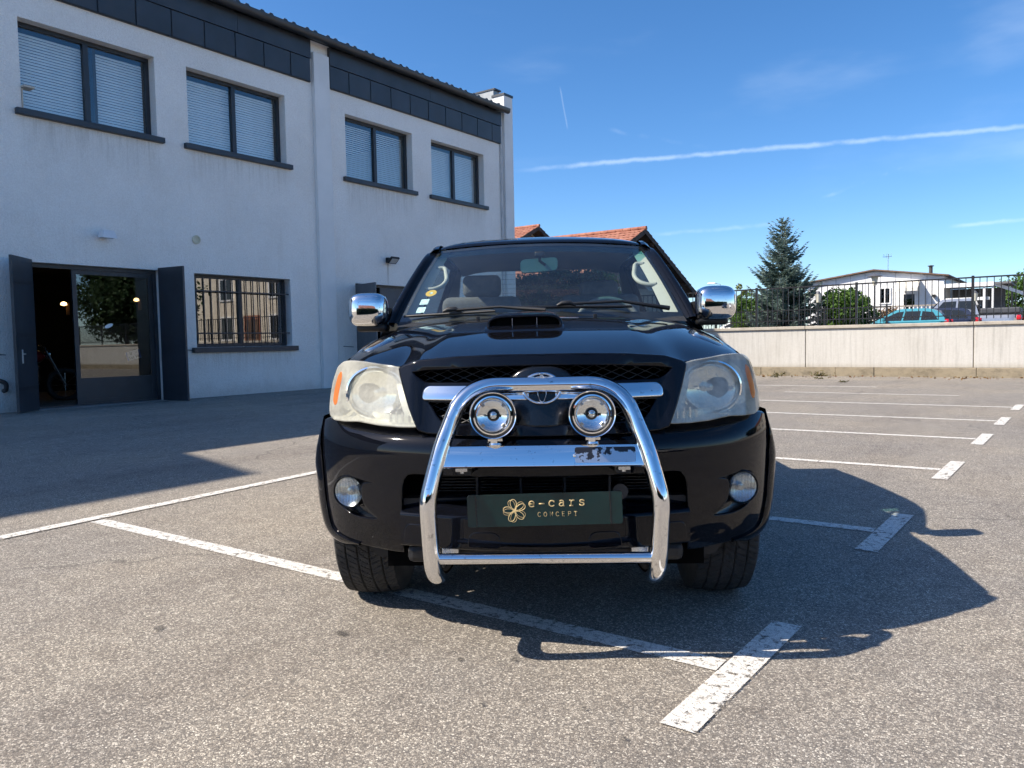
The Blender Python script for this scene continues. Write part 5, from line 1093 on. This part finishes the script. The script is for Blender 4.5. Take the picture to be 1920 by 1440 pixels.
d_ = MB().box(1.30, 2.05, -0.04, 0.0, 0.5, 2.62).build('door', FRAMEW, wh); MB().box(1.42, 1.93, -0.05, -0.041, 1.2, 2.5).build('pane', PANED, d_)
AWN = plain('cream_awning', (0.72, 0.69, 0.60), 0.8)
aw = MB().add([(1.12, 0, 3.22), (2.2, 0, 3.22), (2.2, -1.0, 2.78), (1.12, -1.0, 2.78), (1.12, -1.0, 2.62), (2.2, -1.0, 2.62)], [(0, 1, 2, 3), (3, 2, 5, 4)]).build('awning', AWN, wh)
for k in range(5): MB().box(1.2 + k * 0.22, 1.26 + k * 0.22, -1.004, -1.001, 2.62, 2.78).build('awning_stripe', WHITEW, aw)
MB().box(-0.9, 3.3, -2.2, -2.16, 0.0, 1.55).build('terrace_screen', plain('pale_terrace', (0.62, 0.60, 0.55), 0.8, var=0.3, vscale=6), wh)
for k in range(24): MB().box(-0.88 + k * 0.18, -0.82 + k * 0.18, -2.22, -2.201, 1.56, 1.78).build('terrace_baluster', WHITEW, wh)
MB().box(-0.9, 3.3, -2.23, -2.14, 1.781, 1.86).build('terrace_rail', plain('grey_timber', (0.32, 0.29, 0.25), 0.8), wh)
MB().tube([(0.55, 0.6, 3.6), (0.55, 0.6, 4.72)], 0.022, 8).build('antenna_mast', SATIN, wh); an = MB()
for k in range(4): an.tube([(0.55 + (k - 1.5) * 0.12, 0.4, 4.4 + abs(k - 1.5) * 0.12), (0.55 + (k - 1.5) * 0.12, 0.4, 4.72)], 0.012, 5)
an.tube([(0.33, 0.4, 4.56), (0.77, 0.4, 4.56)], 0.012, 5).build('antenna', SATIN, wh)
MB().tube([(2.5, 1.2, 3.4), (2.5, 1.2, 3.95)], 0.09, 10).lathe([(0.0, 4.03), (0.15, 4.0), (0.15, 3.96)], 12, 'z', Matrix.Translation((2.5, 1.2, 0))).build('flue_pipe', plain('dark_flue', (0.06, 0.055, 0.05), 0.6), wh)
MB().box(2.75, 2.9, -0.2, -0.02, 2.30, 2.42).build('wall_camera', TRIM, wh)
# open veranda to its right
ve = empty('veranda', (-4.4, 46, 0.65), 0, 'dark open veranda with white roof beams right of the white bungalow', 'veranda')
GREYW = plain('grey_wall', (0.16, 0.16, 0.17), 0.8)
MB().box(-0.95, 1.5, 1.6, 1.75, 0, 2.75).build('back_wall', GREYW, ve); MB().box(-0.95, 1.9, -1.2, 1.8, 2.80, 2.90).build('roof', GREYW, ve)
MB().box(-0.95, 1.2, -1.24, -1.16, 2.72, 2.92).build('beam', WHITEW, ve); MB().box(-0.95, 1.0, -1.0, -0.92, 2.05, 2.2).build('beam', WHITEW, ve); MB().add([(1.2, -1.2, 2.9), (3.2, 0.6, 2.05), (3.2, 0.6, 1.9), (1.2, -1.2, 2.72)], [(0, 1, 2, 3)]).build('sloping_fascia', WHITEW, ve)
for x in (0.78, 1.15): MB().box(x - 0.05, x + 0.05, -1.15, -1.05, 0, 2.75).build('post', WHITEW, ve)
# cream house on the right, outside the frame: it is what the barred window mirrors
ch = empty('cream_house', (17, 33, 0.65), 0, 'cream rendered house mirrored in the barred office window', 'house')
MB().box(-9, 9, 0, 9, 0, 6.2).build('wall', plain('warm_cream_render', (0.70, 0.63, 0.52), 0.9), ch); MB().prism([(-9.6, 6.2), (9.6, 6.2), (0, 8.6)], -0.5, 9.5, 'y').build('roof', TILE, ch)
for (x0, x1, z0, z1) in ((-7, -5.6, 1.0, 2.5), (-2.6, -1.2, 1.0, 2.5), (3.0, 4.4, 1.0, 2.5), (-7, -5.6, 3.8, 5.2), (-2.6, -1.2, 3.8, 5.2), (3.0, 4.4, 3.8, 5.2)):
    f = MB().box(x0 - 0.1, x1 + 0.1, -0.08, 0.0, z0 - 0.12, z1 + 0.1).build('window', FRAMEW, ch)
    for q in (0, 1): xa = x0 + q * (x1 - x0) / 2; MB().box(xa + 0.05, xa + (x1 - x0) / 2 - 0.05, -0.09, -0.081, z0, z1).build('pane', plain('dark_pane', (0.04, 0.045, 0.05), 0.1), f)
MB().box(0.2, 1.5, -0.06, 0, 0.0, 2.3).build('door', BROWNW, ch); MB().box(-0.1, 1.8, -0.03, -0.001, 0, 2.6).build('door_surround', TILE, ch)
# behind the camera: hedge and house that the chrome and paint mirror
bush('boundary_tree', 'big dark tree mirrored in the glass door of the office', 'tree', (17.5, 25.5, 0.65), 6.6, 2.6, DARKL, 0.24, 220, 60, 41)
bush('boundary_tree', 'second dark tree mirrored in the office glass door', 'tree', (22.5, 26.5, 0.65), 7.2, 2.8, DARKL, 0.24, 220, 60, 42)
hedge('garden_hedge', 'long dark hedge closing the car park behind the camera', -2, 26, -13.0, -11.5, 0.0, 2.4, 9000, 22, 0.2)
bh = empty('low_house', (10, -22, 0), 0, 'low pale house with tiled roof behind the camera hedge', 'house')
MB().box(-7, 7, -4, 4, 0, 3.0).build('wall', CREAMW, bh); MB().prism([(-4.7, 2.9), (4.7, 2.9), (0, 5.4)], -7.6, 7.6, 'x').build('roof', TILE, bh)

# ------------------------------------------------------------------ lower fence in the yard, lamps
lf_ = empty('yard_fence', (0, 33.0, 0.65), 0, 'lower black bar fence farther back in front of spruce and bushes', 'fence')
for x in np.arange(-22, -5.6, 2.3): MB().box(x - 0.03, x + 0.03, -0.03, 0.03, 0, 1.62).build('post', BLK, lf_)
for z in (0.25, 1.52): MB().box(-22, -5.75, -0.02, 0.02, z - 0.02, z + 0.02).build('rail', BLK, lf_)
m = MB()
for x in np.arange(-22, -5.75, 0.125): m.box(x - 0.009, x + 0.009, -0.009, 0.009, 0.1, 1.5)
tag(m.build('bars', BLK, lf_), kind='stuff')
OPAL = plain('opal_glass', (0.62, 0.60, 0.50), 0.3)
def lantern(label, x, y, ztop, hat=0.26):
    root = empty('garden_lamp', (x, y, 0.65), 0, label, 'lamp'); h = ztop - 0.65
    MB().lathe([(0.07, 0), (0.06, 0.3), (0.032, 0.4), (0.028, h - 0.42)], 12).build('post', BLK, root, smooth=50)
    MB().lathe([(0.0, h - 0.42), (0.07, h - 0.40), (0.12, h - 0.1), (0.0, h - 0.09)], 14).build('globe', OPAL, root, smooth=60); MB().lathe([(0.0, h + 0.02), (0.05, h), (hat, h - 0.085), (hat, h - 0.1), (0, h - 0.095)], 20).build('hat', plain('lamp_hat', (0.10, 0.10, 0.11), 0.5), root, smooth=40)
lantern('lamp post with flat hat in front of the bungalow gable', -5.76, 30.0, 3.24); lantern('short garden lamp post in front of the bush beside the spruce', -7.69, 30.0, 2.72, 0.1); lantern('garden lamp with pale globe rising above the silver pickup', -3.22, 36.0, 2.75, 0.1)
sl_ = empty('street_light', (-32.4, 85, 0.65), 0, 'distant street light post just above the chrome mirror', 'street light'); MB().tube([(0, 0, 0), (0, 0, 6.4), (-0.5, -0.3, 6.55)], [0.09, 0.05, 0.04], 8).build('pole', SATIN, sl_); MB().rbox(-1.3, -0.4, -0.55, -0.15, 6.48, 6.6, 0.03).build('lamp_head', SATIN, sl_)
sl_ = empty('street_light', (-2.74, 50, 0.65), 0, 'dark street light post in front of the right-hand tree', 'street light'); MB().tube([(0, 0, 0), (0, 0, 3.1)], 0.05, 8).build('pole', BLK, sl_); MB().rbox(-0.25, 0.25, -0.1, 0.1, 3.08, 3.17, 0.02).build('lamp_head', BLK, sl_)
# ------------------------------------------------------------------ parked cars
def car_paint(name, c, metal=0.0): return plain(name, c, 0.22, metal=metal, var=0.05, coat=0.6)
CARG = plain('car_window_dark', (0.018, 0.022, 0.025), 0.06, var=0); REDL = plain('red_lamp_lens', (0.55, 0.012, 0.02), 0.15, coat=0.6)
def car(name, label, cat, loc, rz, paint, L=3.9, Wd=1.68, H=1.46, kind='hatch', group=None, detail=True):
    """x runs forward from the rear bumper (0) to the nose (L)"""
    root = empty(name, loc, rz, label, cat, group); hw = Wd / 2
    if kind == 'hatch':
        top = [(0.0, 0.62), (0.05, 0.86), (0.22, 0.96), (0.9, 0.97), (2.0, 0.95), (2.75, 0.93), (3.3, 0.86), (3.62, 0.76), (3.8, 0.64), (3.9, 0.5)]
        gh = [(0.10, 0.93), (0.28, 1.20), (0.52, 1.40), (0.9, H - 0.01), (1.5, H), (1.95, H - 0.03), (2.35, 1.26), (2.95, 0.92)]
        sides = [[(0.42, 1.0), (0.62, 1.33), (1.02, 1.38), (1.06, 1.0)], [(1.12, 1.0), (1.08, 1.385), (1.66, 1.39), (1.74, 1.0)], [(1.80, 1.0), (1.72, 1.385), (1.96, 1.36), (2.33, 1.18), (2.56, 1.0)]]; wheels = (0.72, 3.12)
    else:
        top = [(0.0, 0.95), (0.03, 1.06), (0.2, 1.08), (1.6, 1.08), (1.75, 1.08), (3.2, 1.07), (3.6, 1.05), (4.2, 1.02), (4.75, 0.95), (5.0, 0.8), (5.1, 0.6)]
        gh = [(1.66, 1.05), (1.80, 1.50), (1.95, H - 0.02), (2.4, H), (3.0, H - 0.01), (3.25, H - 0.06), (3.55, 1.42), (3.98, 1.03)]
        sides = [[(1.86, 1.12), (2.0, H - 0.12), (2.52, H - 0.11), (2.56, 1.12)], [(2.64, 1.12), (2.60, H - 0.11), (3.14, H - 0.13), (3.42, 1.36), (3.58, 1.12)]]; wheels = (1.0, 4.15)
    xs_ = np.linspace(0, L, 40); rows = []
    for x in xs_:
        zt = float(np.interp(x, [p[0] * L / top[-1][0] for p in top], [p[1] for p in top])); e = min(x, L - x); w = hw * (0.78 + 0.22 * sstep(0, 0.45, e)); zb = 0.30 - 0.08 * sstep(0, 0.4, e)
        rows.append([(x, 0, zb)] + [(x, w * a, zb + (zt - zb) * b) for a, b in ((0.88, 0.0), (0.97, 0.12), (1.0, 0.35), (1.0, 0.62), (0.97, 0.86), (0.90, 0.97), (0.7, 1.0))] + [(x, 0, zt + 0.02)])
    m = MB()
    for s in (-1, 1): m.grid([[(x, s * y, z) for x, y, z in r_] for r_ in rows])
    body = m.build('body', paint, root, smooth=50)
    def gw(z): return hw * (0.93 - 0.26 * (z - 0.95) / (H - 0.95))
    m = MB(); c = catmull(gh, 4); zb = 0.9 if kind == 'hatch' else 1.02
    m.grid([[(p[0], s_ * gw(p[1]) * q, p[1] + (0.012 if q == 0 else 0)) for s_, q in ((-1, 1), (-1, 0.93), (-1, 0.5), (1, 0), (1, 0.5), (1, 0.93), (1, 1))] for p in c])
    for s in (-1, 1): m.add([(p[0], s * gw(p[1]), p[1]) for p in c], [tuple(range(len(c)))])
    m.build('roof', paint, root, smooth=50)
    for s in (-1, 1):
        for P in sides: MB().add([(x, s * (gw(z) + 0.006), z) for x, z in P], [tuple(range(len(P)))]).build('side_window', CARG, root)
        k = L / 3.9 if kind == 'hatch' else 1
        MB().rbox(0.02, 0.20, s * hw * 0.80 - 0.10, s * hw * 0.80 + 0.10, 0.78, 1.02 if kind == 'hatch' else 1.0, 0.03).build('tail_lamp', REDL, root, smooth=50)
        MB().rbox(L - 0.36, L - 0.12, s * hw * 0.72 - 0.14, s * hw * 0.72 + 0.14, 0.60, 0.76, 0.04).build('headlamp', LENS if False else plain('parked_lamp', (0.6, 0.62, 0.64), 0.1, metal=0.5), root, smooth=50)
        xm = sides[-1][-1][0] - 0.12; MB().rbox(xm - 0.06, xm + 0.06, s * (hw + 0.10) - 0.09, s * (hw + 0.10) + 0.09, sides[0][0][1] + 0.0, sides[0][0][1] + 0.14, 0.03).build('mirror', paint, root, smooth=50)
        MB().rbox(sides[1][0][0] + 0.06, sides[1][0][0] + 0.24, s * (hw + 0.005) - 0.015, s * (hw + 0.005) + 0.015, 0.80, 0.83, 0.01).build('handle', paint, root)
        for x in wheels:
            wh_ = MB().lathe([(0.19, -0.09), (0.28, -0.095), (0.305, -0.07), (0.31, 0.0), (0.305, 0.07), (0.28, 0.095), (0.19, 0.09)], 28, 'y', Matrix.Translation((x, s * (hw - 0.10), 0.31))).build('tyre', RUBBER, root, smooth=50)
            MB().lathe([(0.0, s * 0.075), (0.06, s * 0.085), (0.17, s * 0.07), (0.2, s * 0.085)], 20, 'y', Matrix.Translation((x, s * (hw - 0.10), 0.31))).build('rim', SATIN, wh_, smooth=50)
    # screens
    f0, f1 = gh[-1], gh[-3]; lerp2 = lambda a, b, t: (a[0] + (b[0] - a[0]) * t, a[1] + (b[1] - a[1]) * t)
    for (a, b, nm, sg) in ((gh[-1], gh[-3], 'windscreen', 1), (gh[0], gh[2], 'rear_window', -1)):
        p, q = lerp2(a, b, 0.12), lerp2(a, b, 0.95); dx = 0.035 * sg
        MB().add([(p[0] + dx, -gw(p[1]) * 0.86, p[1] + 0.03), (p[0] + dx, gw(p[1]) * 0.86, p[1] + 0.03), (q[0] + dx, gw(q[1]) * 0.86, q[1] + 0.03), (q[0] + dx, -gw(q[1]) * 0.86, q[1] + 0.03)], [(0, 1, 2, 3)]).build(nm, CARG, root)
    if kind == 'pickup': MB().rbox(0.05, 1.62, -hw * 0.9, hw * 0.9, 1.09, 1.36, 0.06).build('load_cover', plain('dark_tonneau', (0.055, 0.06, 0.072), 0.6), root); MB().tube([(1.62, -hw * 0.7, 1.08), (1.72, -hw * 0.7, 1.5), (1.72, hw * 0.7, 1.5), (1.62, hw * 0.7, 1.08)], 0.035, 8).build('roll_bar', BLK, root, smooth=60)
    return root
PI = math.pi
car('hatchback_car', 'turquoise blue hatchback parked nose left behind the pale wall', 'car', (-4.12, 37.0, 0.65), PI, car_paint('turquoise_paint', (0.06, 0.30, 0.38), 0.2), 3.95, 1.66, 1.50)
car('hatchback_car', 'dark navy hatchback tail between turquoise car and silver pickup', 'car', (-3.30, 39.6, 0.72), PI, car_paint('navy_paint', (0.015, 0.022, 0.05)), 4.0, 1.7, 1.48)
car('parked_pickup', 'silver pickup with dark load cover parked behind the turquoise car', 'pickup truck', (-1.9, 42.6, 0.85), PI, car_paint('silver_paint', (0.42, 0.43, 0.45), 0.6), 5.1, 1.8, 1.84, 'pickup')
car('hatchback_car', 'white car glinting in the distance just over the pale wall', 'car', (-19.8, 60.0, 0.85), PI, car_paint('white_paint', (0.75, 0.75, 0.74)), 4.0, 1.7, 1.48)
car('hatchback_car', 'dark parked car behind the camera, mirrored in the bumper', 'car', (9.2, -3.2, 0), R(150), car_paint('black_car_paint', (0.01, 0.01, 0.012)), 4.0, 1.7, 1.45)
car('hatchback_car', 'white parked car behind the camera, mirrored in the bumper', 'car', (10.6, 0.4, 0), R(150), car_paint('white_car_paint', (0.7, 0.7, 0.69)), 4.0, 1.7, 1.45)
# ------------------------------------------------------------------ fixtures on the office front
XF = -13.9
fl = empty('wall_floodlight', (XF, 6.92, 3.03), 0, 'small white floodlight mounted above the main doorway', 'light')
WHITEP = plain('white_plastic', (0.75, 0.76, 0.78), 0.4, var=0.04)
MB().box(0.003, 0.05, -0.05, 0.05, 0.02, 0.1).tube([(0.04, 0, 0.06), (0.13, 0, 0.06)], 0.02, 8).build('arm', WHITEP, fl); o = MB().add([(-0.05, -0.09, 0.08), (0.05, -0.09, 0.08), (0.05, 0.09, 0.08), (-0.05, 0.09, 0.08), (-0.08, -0.13, -0.05), (0.10, -0.13, -0.05), (0.10, 0.13, -0.05), (-0.08, 0.13, -0.05)], [(0, 1, 2, 3), (7, 6, 5, 4), (0, 4, 5, 1), (1, 5, 6, 2), (2, 6, 7, 3), (3, 7, 4, 0)]).build('housing', WHITEP, fl, loc=(0.19, 0, 0.07), rot=(0, R(8), 0)); MB().box(-0.06, 0.08, -0.11, 0.11, -0.058, -0.051).build('glass', plain('lamp_glass', (0.35, 0.36, 0.36), 0.2), fl, loc=(0.19, 0, 0.07))
vt = empty('vent_cover', (XF, 8.73, 3.2), 0, 'round cream vent cover on the wall above the barred window', 'vent'); MB().lathe([(0.085, 0.002), (0.085, 0.03), (0.06, 0.035), (0.058, 0.015), (0.0, 0.012)], 24, 'x').build('ring', plain('cream_plastic', (0.62, 0.58, 0.44), 0.5), vt, smooth=40)
bf = empty('wall_floodlight', (XF, 13.95, 3.17), 0, 'small black floodlight above the side doorway', 'light'); MB().box(0.003, 0.09, -0.07, 0.07, -0.06, 0.07).build('bracket', TRIM, bf); o = MB().rbox(-0.02, 0.03, -0.14, 0.14, -0.10, 0.10, 0.008).build('head', TRIM, bf, loc=(0.20, 0, 0.0), rot=(0, R(48), 0)); MB().box(0.031, 0.034, -0.11, 0.11, -0.075, 0.075).build('glass', plain('flood_glass', (0.5, 0.5, 0.5), 0.2), o)
hp = empty('hose_pipe', (XF, 5.28, 0.55), 0, 'dark bent pipe stub low on the wall at the left edge', 'pipe'); MB().tube(catmull([(-0.02, -0.2, 0.08), (0.09, -0.16, 0.09), (0.12, -0.06, 0.04), (0.09, -0.04, -0.06), (-0.02, -0.04, -0.09)], 5), 0.035, 10).build('tube', plain('brown_pipe', (0.06, 0.05, 0.05), 0.5), hp, smooth=60)
for (y, lab) in ((5.02, 'thin shutter hook left of the open doorway'), (8.35, 'thin shutter hook right of the open doorway'), (12.42, 'thin shutter hook beside the side doorway')):
    o = MB().tube([(0.0, 0, 0), (0.06, 0, 0), (0.07, 0.25, -0.02)], 0.007, 6).build('shutter_hook', TRIM, None, loc=(XF, y, 1.06)); tag(o, lab, 'hook', 'shutter hooks')
# inside the workshop: glowing wall lamps, a red motorcycle, a plate leaning on the glass door
EMB = NT('warm_bulb'); EMB.set(col=(1, 0.8, 0.5), emit=(1.0, 0.62, 0.25), emit_s=5.0)
for (y, z, lab) in ((6.75, 2.02, 'glowing warm wall lamp in the dark doorway, leftmost of three'), (8.1, 2.1, 'glowing warm wall lamp in the dark room, middle of three'), (9.75, 2.24, 'glowing warm wall lamp in the dark room, rightmost of three')):
    lp = empty('wall_lamp', (XF - 4.2, y, z), 0, lab, 'lamp', 'workshop wall lamps'); MB().lathe([(0.0, 0.07), (0.05, 0.05), (0.065, 0.0), (0.0, -0.02)], 14).build('bulb', EMB.m, lp, smooth=180); MB().box(-0.06, -0.02, 0.07, 0.13, -0.22, 0.05).box(-0.04, -0.02, 0.0, 0.1, -0.03, -0.02).build('bracket', plain('lamp_bracket', (0.12, 0.07, 0.04), 0.6), lp)
mc = empty('motorcycle', (XF - 2.6, 6.55, 0.1), R(70), 'dim red motorcycle standing inside the dark doorway', 'motorcycle')
REDP = plain('red_tank_paint', (0.16, 0.008, 0.012), 0.25, coat=0.6)
for x in (-0.72, 0.72):
    w_ = MB().tube([(x + 0.29 * math.cos(a), 0, 0.31 + 0.29 * math.sin(a)) for a in np.linspace(0, 2 * PI, 32, endpoint=False)], 0.055, 8, closed=True).build('wheel', RUBBER, mc, smooth=60); m = MB()
    for k in range(8): a = k * PI / 4; m.tube([(x, 0, 0.31), (x + 0.25 * math.cos(a), 0, 0.31 + 0.25 * math.sin(a))], 0.008, 5)
    m.build('spokes', SATIN, w_)
MB().grid([[(x, r_ * math.cos(a), 0.88 + 0.13 * math.sin(a) * h_) for a in np.linspace(0, 2 * PI, 17)] for x, r_, h_ in ((-0.12, 0.02, 0.2), (-0.05, 0.12, 0.9), (0.15, 0.15, 1.1), (0.32, 0.12, 0.9), (0.4, 0.02, 0.2))]).build('tank', REDP, mc, smooth=180)
MB().rbox(-0.78, -0.08, -0.13, 0.13, 0.80, 0.90, 0.04).build('seat', TRIM, mc, smooth=60); MB().rbox(-0.25, 0.3, -0.16, 0.16, 0.32, 0.72, 0.06).build('engine', SATIN, mc, smooth=60); MB().tube([(0.72, 0.08, 0.31), (0.42, 0.08, 0.98)], 0.025, 8).tube([(0.72, -0.08, 0.31), (0.42, -0.08, 0.98)], 0.025, 8).build('fork', SATIN, mc); MB().tube(catmull([(0.30, -0.40, 1.10), (0.38, -0.2, 1.06), (0.42, 0, 1.0), (0.38, 0.2, 1.06), (0.30, 0.40, 1.10)], 4), 0.013, 8).build('handlebar', SATIN, mc, smooth=60); MB().lathe([(0, 0.0), (0.08, 0.01), (0.09, 0.06), (0.04, 0.12)], 18, 'x', Matrix.Translation((0.5, 0, 0.92)) @ Matrix.Rotation(PI, 4, 'Z')).build('headlamp', CHROME, mc, smooth=60); MB().tube([(0.1, 0.17, 0.34), (-0.5, 0.18, 0.30), (-0.9, 0.2, 0.36)], 0.04, 10).build('exhaust', CHROME, mc, smooth=60)
np_ = empty('loose_number_plate', (XF - 0.45, 7.62, 0.98), 0, 'white number plate with blue ends inside the glass door', 'number plate')
o = MB().box(-0.004, 0.004, -0.14, 0.14, -0.085, 0.085).build('plate', plain('white_plate', (0.75, 0.76, 0.76), 0.4), np_, rot=(R(14), 0, 0))
for y in (-0.122, 0.122): MB().box(0.0045, 0.0055, y - 0.017, y + 0.017, -0.084, 0.084).build('blue_band', plain('plate_blue', (0.02, 0.10, 0.45), 0.4), o)
def strokes(parent, txt, y0, z0, w, h, gap):
    G = {'W': [[(0, 1), (0.25, 0), (0.5, 0.7), (0.75, 0), (1, 1)]], '1': [[(0.2, 0.8), (0.5, 1), (0.5, 0)]], '4': [[(0.8, 0), (0.8, 1), (0.1, 0.3), (1, 0.3)]], 'F': [[(0.1, 0), (0.1, 1), (0.9, 1)], [(0.1, 0.5), (0.7, 0.5)]], 'M': [[(0, 0), (0, 1), (0.5, 0.4), (1, 1), (1, 0)]], '-': [[(0.1, 0.5), (0.9, 0.5)]], ' ': []}
    for ch_ in txt:
        m = MB()
        for st_ in G[ch_]: m.tube([(0.005, y0 + a * w, z0 + b * h) for a, b in st_], 0.0045, 5)
        if m.v: m.build('character', TRIM, parent)
        y0 += w + gap
strokes(o, 'W -', -0.06, 0.012, 0.035, 0.055, 0.02); strokes(o, '144 FM', -0.09, -0.07, 0.024, 0.055, 0.009)

g = np.random.default_rng(5); P = g.normal(size=(40, 3)) * np.array([0.05, 0.12, 0.06]); P[:, 2] = np.abs(P[:, 2]) + 0.02
o = link('weed_tuft', leaves_mesh(P, 0.08, WEED, 4, 0.25), None, (-13.72, 12.35, 0.11)); tag(o, 'dark weed tuft at the foot of the office pier', 'weeds', None, 'stuff')
